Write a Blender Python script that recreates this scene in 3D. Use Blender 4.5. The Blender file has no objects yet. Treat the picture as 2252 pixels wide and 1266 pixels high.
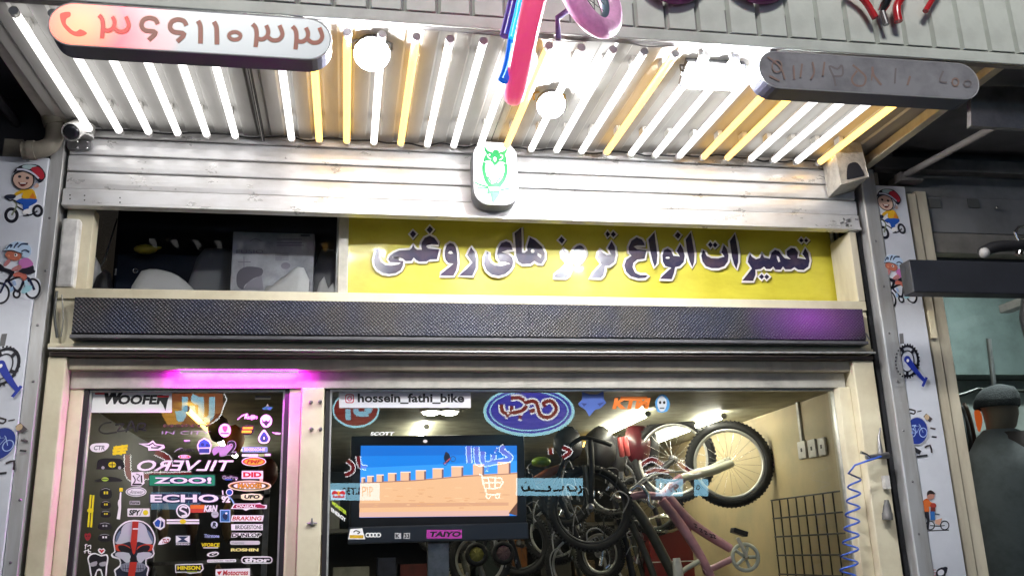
import bpy, math, random
from mathutils import Vector, Matrix
from mathutils.geometry import tessellate_polygon
R = math.radians
rnd = random.Random(7)
sc = bpy.context.scene
COL = sc.collection

# ------------------------------------------------------------------ camera
CAM = Vector((0.0, -4.1, 1.55))
YAW, PIT, ROL = R(10.42367), R(16.02588), R(-1.86762)
FPX, PW, PH = 2033.696, 2252.0, 1266.0
_f = Vector((math.sin(YAW)*math.cos(PIT), math.cos(YAW)*math.cos(PIT), math.sin(PIT)))
_r0 = Vector((math.cos(YAW), -math.sin(YAW), 0)); _u0 = _r0.cross(_f)
_r = _r0*math.cos(ROL) + _u0*math.sin(ROL); _u = -_r0*math.sin(ROL) + _u0*math.cos(ROL)
cd = bpy.data.cameras.new('camera'); cam = bpy.data.objects.new('camera', cd); COL.objects.link(cam)
cd.sensor_width = 36.0; cd.lens = FPX/PW*36.0; cd.clip_start = 0.05; cd.clip_end = 500
M4 = Matrix((( _r.x, _u.x, -_f.x, CAM.x), (_r.y, _u.y, -_f.y, CAM.y), (_r.z, _u.z, -_f.z, CAM.z), (0, 0, 0, 1)))
cam.matrix_world = M4
sc.camera = cam

# ------------------------------------------------------------------ world, added front fill sun, exposure
w = bpy.data.worlds.new('World'); sc.world = w; w.use_nodes = True
nt = w.node_tree; bg = nt.nodes['Background']
sky = nt.nodes.new('ShaderNodeTexSky'); sky.sky_type = 'NISHITA'; sky.sun_disc = False
sky.sun_elevation = R(-2); sky.sun_rotation = R(200); sky.air_density = 1.6; sky.dust_density = 3.0
nt.links.new(sky.outputs[0], bg.inputs[0]); bg.inputs[1].default_value = 0.06
sl = bpy.data.lights.new('sun', 'SUN'); sun = bpy.data.objects.new('sun', sl); COL.objects.link(sun)  # added fill from the street side, stands in for street lighting at night
sl.energy = 2.3; sl.angle = R(18); sl.color = (1.0, 0.97, 0.92)
sun.rotation_euler = Vector((0.20, 1.0, -0.62)).to_track_quat('-Z', 'Y').to_euler(); sun.location = (0, -20, 12)
sc.view_settings.view_transform = 'Standard'; sc.view_settings.look = 'None'
sc.view_settings.exposure = 0.85; sc.view_settings.gamma = 1.0; sc.view_settings.use_curve_mapping = False
sc.cycles.use_denoising = True
sc.cycles.max_bounces = 8; sc.cycles.transparent_max_bounces = 16
sc.cycles.sample_clamp_indirect = 6.0
sc.cycles.caustics_reflective = False; sc.cycles.caustics_refractive = False

# ------------------------------------------------------------------ helpers
def ray(px, py): return _f + _r*((px-PW/2)/FPX) - _u*((py-PH/2)/FPX)
def U(px, py, y=0.0):
    """point of the vertical plane at depth y that the photograph shows at px, py"""
    d = ray(px, py); return CAM + d*((y-CAM.y)/d.y)
def UZ(px, py, z):
    d = ray(px, py); return CAM + d*((z-CAM.z)/d.z)

MATS = {}
def lin(c):
    return tuple((v/12.92 if v <= 0.04045 else ((v+0.055)/1.055)**2.4) for v in c)
def hexc(h):
    return lin(tuple(int(h[i:i+2], 16)/255 for i in (0, 2, 4)))
def mat(name, col=(0.8, 0.8, 0.8), rough=0.5, metal=0.0, emit=None, es=0.0, noise=0.0, nscale=8.0, bump=0.0, bscale=40.0, dirt=None, coat=0.0, stretch=None, rvar=0.0):
    if name in MATS: return MATS[name]
    m = bpy.data.materials.new(name); m.use_nodes = True; MATS[name] = m
    t = m.node_tree; b = t.nodes['Principled BSDF']; L = t.links
    c4 = (*col, 1)
    b.inputs['Base Color'].default_value = c4; b.inputs['Roughness'].default_value = rough; b.inputs['Metallic'].default_value = metal
    if coat: b.inputs['Coat Weight'].default_value = coat; b.inputs['Coat Roughness'].default_value = 0.08
    if emit: b.inputs['Emission Color'].default_value = (*emit, 1); b.inputs['Emission Strength'].default_value = es
    if noise or bump or rvar:
        tc = t.nodes.new('ShaderNodeTexCoord'); mp = t.nodes.new('ShaderNodeMapping'); L.new(tc.outputs['Object'], mp.inputs[0])
        if stretch: mp.inputs['Scale'].default_value = stretch
        n = t.nodes.new('ShaderNodeTexNoise'); n.inputs['Scale'].default_value = nscale; n.inputs['Detail'].default_value = 7; n.inputs['Roughness'].default_value = 0.62
        L.new(mp.outputs[0], n.inputs['Vector'])
        if noise:
            r = t.nodes.new('ShaderNodeValToRGB'); L.new(n.outputs['Fac'], r.inputs[0])
            dcol = dirt if dirt else tuple(v*0.55 for v in col)
            r.color_ramp.elements[0].position = 0.5-noise*0.5-0.12; r.color_ramp.elements[0].color = (*dcol, 1)
            r.color_ramp.elements[1].position = 0.58; r.color_ramp.elements[1].color = c4
            L.new(r.outputs[0], b.inputs['Base Color'])
        if rvar:
            mr = t.nodes.new('ShaderNodeMapRange'); L.new(n.outputs['Fac'], mr.inputs[0])
            mr.inputs[1].default_value = 0.3; mr.inputs[2].default_value = 0.7; mr.inputs[3].default_value = max(0.05, rough-rvar); mr.inputs[4].default_value = rough+rvar
            L.new(mr.outputs[0], b.inputs['Roughness'])
        if bump:
            n2 = t.nodes.new('ShaderNodeTexNoise'); n2.inputs['Scale'].default_value = bscale; n2.inputs['Detail'].default_value = 4
            L.new(mp.outputs[0], n2.inputs['Vector'])
            bp = t.nodes.new('ShaderNodeBump'); bp.inputs['Strength'].default_value = bump; bp.inputs['Distance'].default_value = 0.01
            L.new(n2.outputs['Fac'], bp.inputs['Height']); L.new(bp.outputs[0], b.inputs['Normal'])
    return m
def ink(h, rough=0.45):
    """printed colour given as a display hex"""
    return mat('ink_'+h, hexc(h), rough)
def glow(name, col, s):
    m = mat(name, (0, 0, 0), 0.6, emit=col, es=s); return m
def glassmat(name, tint=(0.93, 0.95, 0.94), ior=1.6, rough=0.0):
    if name in MATS: return MATS[name]
    m = bpy.data.materials.new(name); m.use_nodes = True; MATS[name] = m
    t = m.node_tree; t.nodes.remove(t.nodes['Principled BSDF']); o = t.nodes['Material Output']
    tr = t.nodes.new('ShaderNodeBsdfTransparent'); tr.inputs[0].default_value = (*tint, 1)
    gl = t.nodes.new('ShaderNodeBsdfGlossy'); gl.inputs['Roughness'].default_value = rough
    fr = t.nodes.new('ShaderNodeFresnel'); fr.inputs[0].default_value = ior
    mx = t.nodes.new('ShaderNodeMixShader')
    t.links.new(fr.outputs[0], mx.inputs[0]); t.links.new(tr.outputs[0], mx.inputs[1]); t.links.new(gl.outputs[0], mx.inputs[2]); t.links.new(mx.outputs[0], o.inputs[0])
    return m

ORG = {}
def tag(o, label=None, cat=None, group=None, kind=None):
    if label: o['label'] = label
    if cat: o['category'] = cat
    if group: o['group'] = group
    if kind: o['kind'] = kind
    return o
def thing(name, label, cat, loc, group=None, kind=None):
    o = bpy.data.objects.new(name, None); COL.objects.link(o); o.location = loc; o.empty_display_size = 0.1
    ORG[o] = Vector(loc); return tag(o, label, cat, group, kind)
def copy_tree(o, off=(0, 0, 0), parent=None):
    c = o.copy(); COL.objects.link(c); c.parent = parent
    if parent is None: c.location = Vector(o.location)+Vector(off)
    for ch in list(o.children): copy_tree(ch, off, c)
    return c
def catmull(pts, closed=True, n=4):
    out = []; N = len(pts)
    rng = range(N) if closed else range(N-1)
    for i in rng:
        if closed: p0, p1, p2, p3 = pts[i-1], pts[i], pts[(i+1) % N], pts[(i+2) % N]
        else: p0, p1, p2, p3 = pts[max(i-1, 0)], pts[i], pts[i+1], pts[min(i+2, N-1)]
        for k in range(n):
            t = k/n
            out.append(tuple(0.5*((2*b)+(-a+c)*t+(2*a-5*b+4*c-d)*t*t+(-a+3*b-3*c+d)*t**3) for a, b, c, d in zip(p0, p1, p2, p3)))
    if not closed: out.append(tuple(pts[-1]))
    return out
_txt = {}
def text_geo(s, bold):
    k = (s, bold)
    if k in _txt: return _txt[k]
    c = bpy.data.curves.new('tmp_text', 'FONT'); c.body = s; c.size = 1; c.offset = bold; c.resolution_u = 3
    o = bpy.data.objects.new('tmp_text', c); COL.objects.link(o)
    dg = bpy.context.evaluated_depsgraph_get(); e = o.evaluated_get(dg); me = e.to_mesh()
    vs = [(v.co.x, v.co.y) for v in me.vertices]; fs = [tuple(p.vertices) for p in me.polygons]
    e.to_mesh_clear(); bpy.data.objects.remove(o); bpy.data.curves.remove(c)
    if vs:
        x0 = min(v[0] for v in vs); x1 = max(v[0] for v in vs); y0 = min(v[1] for v in vs); y1 = max(v[1] for v in vs)
        vs = [((x-x0)/max(x1-x0, 1e-6), (y-y0)/max(y1-y0, 1e-6)) for x, y in vs]
    _txt[k] = (vs, fs); return _txt[k]

class G:
    """collects faces in world space; build() links them as one mesh object"""
    def __init__(s, m=None): s.v = []; s.f = []; s.mi = []; s.mats = []; s.sm = []; s.cur(m)
    def cur(s, m):
        if m is None: s.k = 0; return s
        if m not in s.mats: s.mats.append(m)
        s.k = s.mats.index(m); return s
    def add(s, vs, fs, smooth=False):
        n = len(s.v); s.v += [tuple(p) for p in vs]
        for f in fs: s.f.append(tuple(i+n for i in f)); s.mi.append(s.k); s.sm.append(smooth)
        return s
    def box(s, x0, x1, y0, y1, z0, z1):
        vs = [(x, y, z) for x in (x0, x1) for y in (y0, y1) for z in (z0, z1)]
        return s.add(vs, [(0, 1, 3, 2), (4, 6, 7, 5), (0, 4, 5, 1), (2, 3, 7, 6), (0, 2, 6, 4), (1, 5, 7, 3)])
    def obox(s, c, ax, ay, az, hx, hy, hz):
        c = Vector(c); vs = [c+ax*i*hx+ay*j*hy+az*k*hz for i in (-1, 1) for j in (-1, 1) for k in (-1, 1)]
        return s.add(vs, [(0, 1, 3, 2), (4, 6, 7, 5), (0, 4, 5, 1), (2, 3, 7, 6), (0, 2, 6, 4), (1, 5, 7, 3)])
    def prism(s, pts, off):
        """closed outline of 3-D points extruded by off"""
        n = len(pts); off = Vector(off); a = [Vector(p) for p in pts]; tri = tessellate_polygon([a])
        s.add(a+[p+off for p in a], [tuple(t) for t in tri]+[tuple(i+n for i in reversed(t)) for t in tri]+[(i, (i+1) % n, (i+1) % n+n, i+n) for i in range(n)]); return s
    def tube(s, pts, rad, seg=8, caps=True, closed=False):
        P = [Vector(p) for p in pts]; N = len(P); vs = []; fs = []
        rr = list(rad) if isinstance(rad, (list, tuple)) else [rad]*N
        if len(rr) != N: rr = [rr[int(i*(len(rr)-1)/(N-1))]+(rr[min(int(i*(len(rr)-1)/(N-1))+1, len(rr)-1)]-rr[int(i*(len(rr)-1)/(N-1))])*(i*(len(rr)-1)/(N-1) % 1) for i in range(N)]
        up = None
        for i, p in enumerate(P):
            if closed: t = P[(i+1) % N]-P[i-1]
            else: t = P[min(i+1, N-1)]-P[max(i-1, 0)]
            t = t.normalized() if t.length > 1e-9 else Vector((0, 0, 1))
            if up is None:
                a = Vector((0, 0, 1)) if abs(t.z) < 0.9 else Vector((1, 0, 0)); up = (a-t*a.dot(t)).normalized()
            else:
                up = (up-t*up.dot(t)); up = up.normalized() if up.length > 1e-6 else t.orthogonal().normalized()
            bn = t.cross(up)
            for k in range(seg):
                an = 2*math.pi*k/seg; vs.append(p+(up*math.cos(an)+bn*math.sin(an))*rr[i])
        for i in range(N if closed else N-1):
            j = (i+1) % N
            for k in range(seg): fs.append((i*seg+k, i*seg+(k+1) % seg, j*seg+(k+1) % seg, j*seg+k))
        s.add(vs, fs, True)
        if caps and not closed:
            s.add(vs[:seg], [tuple(reversed(range(seg)))]); s.add(vs[-seg:], [tuple(range(seg))])
        return s
    def lathe(s, c, ax, prof, seg=16):
        """profile of (distance along axis, radius)"""
        c = Vector(c); ax = Vector(ax).normalized(); a = ax.orthogonal().normalized(); b = ax.cross(a)
        vs = []; fs = []
        for d, r in prof:
            for k in range(seg):
                an = 2*math.pi*k/seg; vs.append(c+ax*d+(a*math.cos(an)+b*math.sin(an))*r)
        for i in range(len(prof)-1):
            for k in range(seg): fs.append((i*seg+k, i*seg+(k+1) % seg, (i+1)*seg+(k+1) % seg, (i+1)*seg+k))
        s.add(vs, fs, True)
        s.add(vs[:seg], [tuple(reversed(range(seg)))]); s.add(vs[-seg:], [tuple(range(seg))])
        return s
    def ring(s, c, ax, Rr, r, seg=40, ts=8):
        c = Vector(c); ax = Vector(ax).normalized(); a = ax.orthogonal().normalized(); b = ax.cross(a)
        return s.tube([c+(a*math.cos(2*math.pi*k/seg)+b*math.sin(2*math.pi*k/seg))*Rr for k in range(seg)], r, ts, closed=True)
    def blob(s, c, rx, ry, rz, seg=16, rings=10, jit=0.0):
        vs = []; fs = []
        for i in range(rings+1):
            th = math.pi*i/rings
            for k in range(seg):
                an = 2*math.pi*k/seg; q = 1+jit*(rnd.random()-0.5)
                vs.append((c[0]+rx*math.sin(th)*math.cos(an)*q, c[1]+ry*math.sin(th)*math.sin(an)*q, c[2]+rz*math.cos(th)*q))
        for i in range(rings):
            for k in range(seg): fs.append((i*seg+k, i*seg+(k+1) % seg, (i+1)*seg+(k+1) % seg, (i+1)*seg+k))
        return s.add(vs, fs, True)
    def build(s, name, parent=None, label=None, cat=None, group=None, kind=None, bevel=0.0):
        me = bpy.data.meshes.new(name)
        if parent is not None: o0 = ORG[parent]
        else:
            xs = [v[0] for v in s.v]; ys = [v[1] for v in s.v]; zs = [v[2] for v in s.v]
            o0 = Vector(((min(xs)+max(xs))/2, (min(ys)+max(ys))/2, min(zs)))
        me.from_pydata([(v[0]-o0.x, v[1]-o0.y, v[2]-o0.z) for v in s.v], [], s.f)
        for m in s.mats: me.materials.append(m)
        me.polygons.foreach_set('material_index', s.mi); me.polygons.foreach_set('use_smooth', s.sm); me.update()
        o = bpy.data.objects.new(name, me); COL.objects.link(o); ORG[o] = o0
        if parent is not None: o.parent = parent
        else: o.location = o0
        if bevel:
            b = o.modifiers.new('bevel', 'BEVEL'); b.width = bevel; b.segments = 2; b.limit_method = 'ANGLE'
        return tag(o, label, cat, group, kind)

EPS = 0.0003
class D(G):
    """flat print on a vertical plane, drawn in the pixel frame T=(x, y, scale) of the photograph"""
    def __init__(s, T, y, warp=None):
        super().__init__(); s.T = T; s.y = y; s.lay = 0; s.warp = warp
    def P(s, p, lay=None):
        px, py = s.T[0]+p[0]*s.T[2], s.T[1]+p[1]*s.T[2]
        q = U(px, py, s.y-EPS*(s.lay if lay is None else lay))
        return s.warp(q) if s.warp else q
    def poly(s, pts, c, smooth=0, holes=(), lay=None):
        if lay is None: s.lay += 1; lay = s.lay
        s.cur(c)
        if smooth: pts = catmull(pts, True, smooth)
        rings = [[Vector((p[0], p[1], 0)) for p in pts]]+[[Vector((p[0], p[1], 0)) for p in h] for h in holes]
        fl = [q for r_ in rings for q in r_]
        tri = tessellate_polygon(rings)
        s.add([s.P((q.x, q.y), lay) for q in fl], [tuple(t) for t in tri]); return s
    def stroke(s, pts, wd, c, smooth=4, closed=False, lay=None):
        if lay is None: s.lay += 1; lay = s.lay
        s.cur(c); P = catmull(pts, closed, smooth) if smooth else list(pts)
        Q = [P[0]]
        for p in P[1:]:
            if abs(p[0]-Q[-1][0])+abs(p[1]-Q[-1][1]) > 1e-6: Q.append(p)
        P = Q; N = len(P)
        if N < 2: return s
        Lf = []; Rt = []
        for i in range(N):
            if closed: a, b = P[i-1], P[(i+1) % N]
            else: a, b = P[max(i-1, 0)], P[min(i+1, N-1)]
            dx, dy = b[0]-a[0], b[1]-a[1]; l = math.hypot(dx, dy) or 1
            hw = (wd[0]+(wd[1]-wd[0])*i/(N-1) if isinstance(wd, tuple) else wd)/2
            Lf.append((P[i][0]-dy/l*hw, P[i][1]+dx/l*hw)); Rt.append((P[i][0]+dy/l*hw, P[i][1]-dx/l*hw))
        vs = [s.P(p, lay) for p in Lf+Rt]
        fs = [(i, (i+1) % N, N+(i+1) % N, N+i) for i in range(N if closed else N-1)]
        s.add(vs, fs); return s
    def rect(s, x0, y0, x1, y1, c, rad=0, sk=0, rise=0):
        if rad:
            pts = []
            for cx, cy, a0 in ((x1-rad, y0+rad, -90), (x1-rad, y1-rad, 0), (x0+rad, y1-rad, 90), (x0+rad, y0+rad, 180)):
                for k in range(5):
                    a = R(a0+k*22.5); pts.append((cx+rad*math.cos(a), cy+rad*math.sin(a)))
        else: pts = [(x0, y0), (x1, y0), (x1, y1), (x0, y1)]
        pts = [(x+sk*(y1-y), y+rise*(x-x0)) for x, y in pts]
        return s.poly(pts, c)
    def ell(s, cx, cy, rx, ry, c, n=24, a0=0):
        pts = []
        for k in range(n):
            a = 2*math.pi*k/n; x, y = rx*math.cos(a), ry*math.sin(a)
            pts.append((cx+x*math.cos(a0)-y*math.sin(a0), cy+x*math.sin(a0)+y*math.cos(a0)))
        return s.poly(pts, c)
    def ringe(s, cx, cy, rx, ry, wd, c, n=28):
        return s.stroke([(cx+rx*math.cos(2*math.pi*k/n), cy+ry*math.sin(2*math.pi*k/n)) for k in range(n)], wd, c, smooth=0, closed=True)
    def text(s, t, x0, y0, x1, y1, c, bold=0.0, sk=0, mir=False, rise=0, lay=None):
        if lay is None: s.lay += 1; lay = s.lay
        s.cur(c); vs, fs = text_geo(t, bold); h = y1-y0
        out = []
        for u, v in vs:
            if mir: u = 1-u
            out.append(s.P((x0+u*(x1-x0)+sk*v*h, y1-v*h+rise*u*(x1-x0)), lay))
        s.add(out, fs); return s
    def otext(s, t, x0, y0, x1, y1, c, oc, ow=0.05, bold=0.0, sk=0, rise=0):
        e = (y1-y0)*ow*0.9
        s.text(t, x0-e, y0-e, x1+e, y1+e, oc, bold+ow, sk, False, rise); return s.text(t, x0, y0, x1, y1, c, bold, sk, False, rise)
def UX(px, py, x):
    d = ray(px, py); return CAM + d*((x-CAM.x)/d.x)

# ------------------------------------------------------------------ materials
CREAM = mat('cream_paint', (0.72, 0.665, 0.49), 0.42, noise=0.34, nscale=5, dirt=(0.54, 0.47, 0.32), bump=0.05, bscale=60, rvar=0.1)
CREAMD = mat('cream_paint_worn', (0.62, 0.57, 0.44), 0.5, noise=0.5, nscale=9, dirt=(0.33, 0.27, 0.19), bump=0.1, bscale=50, stretch=(1, 1, 0.25))
ALU = mat('aluminium_cladding', (0.70, 0.73, 0.80), 0.38, metal=0.1, noise=0.25, nscale=3, dirt=(0.58, 0.61, 0.68), bump=0.03, bscale=30)
ALUE = mat('aluminium_edge', (0.66, 0.67, 0.68), 0.36, metal=0.55, noise=0.35, nscale=14, dirt=(0.42, 0.40, 0.36), stretch=(1, 1, 0.15))
SHUT = mat('shutter_aluminium', (0.82, 0.82, 0.83), 0.32, metal=0.45, noise=0.2, nscale=6, dirt=(0.66, 0.65, 0.64), bump=0.055, bscale=9, stretch=(1, 1, 2.2), rvar=0.08)
SHEET = mat('canopy_sheet', (0.36, 0.355, 0.34), 0.5, noise=0.5, nscale=6, dirt=(0.22, 0.21, 0.195), bump=0.06, bscale=25, stretch=(1, 0.22, 1))
FASC = mat('fascia_sheet', (0.66, 0.70, 0.65), 0.5, noise=0.26, nscale=7, dirt=(0.50, 0.53, 0.49), bump=0.03, bscale=30)
DARK = mat('dark_void', (0.012, 0.013, 0.017), 0.8, noise=0.3, nscale=5)
BLACKP = mat('black_plastic', (0.014, 0.014, 0.017), 0.42, bump=0.05, bscale=90)
RUBBER = mat('black_rubber', (0.012, 0.012, 0.013), 0.65, bump=0.2, bscale=120)
GASK = mat('gasket_black', (0.013, 0.011, 0.014), 0.5)
BEAD = mat('bead_alu', (0.55, 0.55, 0.52), 0.35, metal=0.5, noise=0.3, nscale=20)
WHITEP = mat('white_plastic', (0.74, 0.73, 0.70), 0.4, noise=0.2, nscale=10)
CHROME = mat('chrome', (0.75, 0.75, 0.77), 0.18, metal=1.0)
STEEL = mat('dull_steel', (0.30, 0.30, 0.31), 0.4, metal=0.8, noise=0.3, nscale=20)
NAVY = mat('sign_side_navy', (0.060, 0.062, 0.105), 0.4, bump=0.03)
GLASS = glassmat('window_glass')
GLASS2 = glassmat('neighbour_glass', (0.72, 0.80, 0.78), 1.55)
LAMPW = glow('tube_white', (1.0, 0.98, 0.96), 1.9)
LAMPA = glow('tube_amber', (1.0, 0.56, 0.12), 2.3)
LAMPF = glow('flood_white', (0.97, 0.98, 1.0), 460.0)
LAMPI = glow('indoor_white', (1.0, 0.96, 0.80), 26.0)
LAMPIA = glow('indoor_amber', (1.0, 0.62, 0.14), 3.2)

# ------------------------------------------------------------------ ground, street, opposite side
asph = mat('asphalt', (0.05, 0.05, 0.052), 0.85, noise=0.4, nscale=30, bump=0.3, bscale=150)
pave = mat('paving', (0.22, 0.21, 0.20), 0.8, noise=0.4, nscale=8, bump=0.2, bscale=60)
G(asph).box(-60, 60, -60, 40, -0.3, -0.12).build('ground', kind='structure')
G(pave).box(-12, 12, -3.2, 0.0, -0.13, 0.0).build('pavement', kind='structure')

# ------------------------------------------------------------------ pillars beside the shop
XL, XR = -1.255, 2.576
pl = thing('pillar', 'silver clad pillar with cyclist cartoons beside the sticker covered door', 'pillar', (-1.47, 0.1, 0))
G(ALU).box(-1.70, -1.318, -0.03, 0.30, 0, 3.30).build('panel', pl, bevel=0.004)
G(ALUE).box(-1.316, -1.262, -0.022, 0.28, 0, 3.46).build('edge_trim', pl, bevel=0.003)
pr = thing('pillar', 'silver clad pillar with cyclist cartoons beside the coiled blue hose', 'pillar', (2.72, 0.1, 0))
G(ALU).box(2.687, 2.853, -0.03, 0.30, 0, 3.33).build('panel', pr, bevel=0.004)
G(ALUE).box(2.604, 2.685, -0.036, 0.28, 0, 3.42).build('edge_trim', pr, bevel=0.006)
for pil, xs in ((pl, (-1.29,)), (pr, (2.635,))):
    for x in xs:
        for k in range(9):
            G(STEEL).lathe((x+0.008*(k % 2), -0.038 if pil is pr else -0.024, 1.1+0.24*k), (0, -1, 0), [(0, 0.006), (0.003, 0.004)], 8).build('rivet', pil)
posts = thing('corner_post', 'pair of worn cream steel posts beside the neighbouring glass front', 'post', (2.93, 0.1, 0))
G(CREAMD).box(2.872, 2.923, -0.01, 0.2, 0, 3.30).build('post', posts, bevel=0.004)
G(CREAMD).box(2.931, 2.992, 0.0, 0.2, 0, 3.32).build('post', posts, bevel=0.004)
G(CREAM).box(2.872, 2.900, -0.032, -0.012, 2.52, 2.66).build('bracket', posts)

# ------------------------------------------------------------------ shop front frame
ff = thing('shopfront_frame', 'cream painted steel frame of the shop front', 'frame', (0.66, 0.05, 0))
G(CREAM).box(XL+0.01, XR-0.02, 0.0, 0.16, 2.664, 2.712).build('beam', ff, bevel=0.003)
G(CREAM).box(XL+0.01, XR-0.02, 0.012, 0.14, 2.444, 2.662).build('back_board', ff)
G(CREAM).box(XL+0.012, XR-0.03, -0.020, 0.05, 2.446, 2.462).build('ledge', ff, bevel=0.002)
G(ALUE).tube([(XL+0.02, -0.034, 2.437), (0.7, -0.034, 2.433), (XR-0.03, -0.034, 2.441)], 0.0055, 8).build('conduit', ff)
G(mat('rail_brown', (0.10, 0.075, 0.06), 0.5, noise=0.4)).box(XL+0.02, XR-0.03, -0.012, 0.06, 2.412, 2.428).build('door_track', ff)
G(CREAMD).box(XL+0.015, XR-0.04, 0.035, 0.15, 2.362, 2.411).build('lintel', ff, bevel=0.003)
G(mat('head_grey', (0.50, 0.48, 0.42), 0.5, noise=0.3)).box(-1.165, 2.43, 0.075, 0.15, 2.287, 2.361).build('head_rail', ff, bevel=0.003)
G(CREAM).box(XL+0.012, -1.168, 0.0, 0.16, 0, 2.410).build('jamb', ff, bevel=0.006)
G(CREAM).box(2.440, XR-0.025, 0.0, 0.16, 0, 2.410).build('jamb', ff, bevel=0.006)
G(CREAM).box(2.375, 2.438, 0.05, 0.16, 0, 2.286).build('jamb', ff, bevel=0.004)
cp = G(CREAM).box(-0.197, -0.098, 0.055, 0.16, 0, 2.286).build('centre_post', ff, bevel=0.005)
for px, py in ((684, 884), (704, 883), (685, 943), (705, 943)):
    p = U(px, py, 0.052); G(STEEL).lathe(p+Vector((0, 0.002, 0)), (0, -1, 0), [(0, 0.009), (0.004, 0.009), (0.007, 0.006), (0.02, 0.006), (0.024, 0.004)], 10).build('bolt', cp)
p = U(686, 1150, 0.05); g = G(STEEL)
for a in (90, 0, 180): g.tube([p, p+Vector((0.022*math.cos(R(a)), -0.004, 0.022*math.sin(R(a))))], [0.006, 0.0025], 6)
g.lathe(p+Vector((0, 0.004, 0)), (0, -1, 0), [(0, 0.009), (0.012, 0.007)], 10); g.build('thumb_screw', cp)
G(DARK).box(2.578, 2.602, 0.03, 0.2, 0, 3.3).build('guide_gap', ff)
# upper window opening pieces
G(CREAM).box(XL+0.012, -1.13, 0.05, 0.14, 2.713, 3.10).build('jamb', ff, bevel=0.004)
xj = U(1852, 600, 0.22).x
G(CREAMD).box(xj+0.012, 2.72, 0.205, 0.24, 2.713, 3.20).build('jamb', ff, bevel=0.004)
G(CREAMD).box(2.517, XR-0.02, 0.0, 0.20, 2.713, 3.082).build('jamb', ff, bevel=0.004)
G(WHITEP).box(-1.245, -1.17, -0.005, 0.045, 2.715, 3.03).build('side_cover', ff, bevel=0.012)
G(mat('post_cream', (0.6, 0.58, 0.5), 0.5, noise=0.3)).box(-0.052, -0.005, 0.18, 0.215, 2.713, 3.3).build('mullion', ff, bevel=0.003)

# ------------------------------------------------------------------ roller shutter
rs = thing('roller_shutter', 'half raised silver roller shutter above the yellow banner', 'shutter', (0.66, 0, 3.087))
zs = [3.169, 3.254, 3.336, 3.4215, 3.505]
def slat(z0, z1, y0=0.0):
    g = G(SHUT); x0, x1 = -1.245, 2.575; h = z1-z0
    prof = [(0.020, 0.0), (0.001, 0.02), (-0.002, 0.06), (-0.0045, 0.3), (-0.005, 0.55), (-0.0035, 0.85), (-0.001, 0.95), (0.001, 0.97), (0.020, 1.0), (0.03, 1.0), (0.03, 0.0)]
    n = len(prof); segs = 24
    vs = []; fs = []
    for i in range(segs+1):
        x = x0+(x1-x0)*i/segs; wv = 0.0012*math.sin(i*1.7+z0*40)
        vs += [(x, y0+a+wv, z0+b*h) for a, b in prof]
    for i in range(segs):
        for k in range(n): fs.append((i*n+k, i*n+(k+1) % n, (i+1)*n+(k+1) % n, (i+1)*n+k))
    g.add(vs, fs); g.add(vs[:n], [tuple(range(n))]); g.add(vs[-n:], [tuple(reversed(range(n)))])
    return g
for a, b in zip(zs[:-1], zs[1:]): slat(a, b-0.003).build('slat', rs)
bb = G(SHUT).box(-1.252, 2.578, -0.012, 0.03, 3.098, 3.166).build('bottom_bar', rs, bevel=0.004)
G(SHUT).box(-1.250, 2.577, -0.024, 0.03, 3.084, 3.0965).build('lip', bb, bevel=0.002)
for px, py in ((186, 430), (186, 440), (264, 435), (264, 445), (154, 429), (154, 437)):
    p = U(px, py, -0.0125); G(GASK).lathe(p, (0, -1, 0), [(0, 0.0035), (0.0015, 0.003)], 8).build('screw_hole', bb)
g = G(STEEL)
for i in range(9):
    p = U(1853+rnd.random()*28, 481+rnd.random()*16, -0.014); g.tube([p, p+Vector((rnd.uniform(-.02, .02), -0.004, rnd.uniform(-.01, .01)))], 0.004, 6)
g.build('latch', bb)
G(DARK).box(-1.25, 2.6, 0.04, 0.5, 3.50, 3.62).build('shutter_box', rs)

# ------------------------------------------------------------------ canopy
can = thing('canopy', 'projecting canopy of ribbed grey sheet metal over the shop front', 'canopy', (0.66, -0.55, 3.40))
def zc(y): return 3.462+0.030*y
def rib_sheet(x0, x1, pitch=0.125, phase=-1.15):
    pts = []; x = x0
    k0 = math.floor((x0-phase)/pitch)-1
    prof = [(-0.034, 0.0), (-0.026, 0.009), (0.026, 0.009), (0.034, 0.0)]
    xs = [(x0, 0.0)]
    for k in range(k0, k0+60):
        for dx, dz in prof:
            xx = phase+k*pitch+dx
            if x0 < xx < x1: xs.append((xx, dz))
    xs.append((x1, 0.0))
    vs = []; fs = []; ys = [0.06, -0.5, -1.10]
    for y in ys:
        vs += [(x, y, zc(y)+dz) for x, dz in xs]
    n = len(xs)
    for j in range(len(ys)-1):
        for i in range(n-1): fs.append((j*n+i, j*n+i+1, (j+1)*n+i+1, (j+1)*n+i))
    return G(SHEET).add(vs, fs)
for a, b in ((-1.29, -0.405), (-0.403, 0.66), (0.663, 1.66), (1.663, 2.66)):
    rib_sheet(a, b).build('ceiling_sheet', can)
G(GASK).box(-0.412, -0.398, -1.09, -0.02, 3.430, 3.4595).build('seam_strip', can)
G(BEAD).box(-0.4065, -0.4035, -1.09, -0.02, 3.426, 3.4295).build('seam_strip', can)
G(mat('beam_grey', (0.45, 0.42, 0.38), 0.5, noise=0.4, nscale=7, dirt=(0.28, 0.26, 0.23))).box(-1.345, -1.235, -1.10, 0.0, 3.46, 3.56).build('edge_beam', can, bevel=0.004)
G(CREAMD).box(2.60, 2.645, -1.10, 0.02, 3.405, 3.455).build('edge_angle', can, bevel=0.003)
G(mat('front_beam_grey', (0.25, 0.24, 0.24), 0.6, noise=0.4)).box(-1.6, 3.2, -1.125, -1.098, 3.405, 3.56).build('front_beam', can)  # mottled mid grey of the front beam
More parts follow.
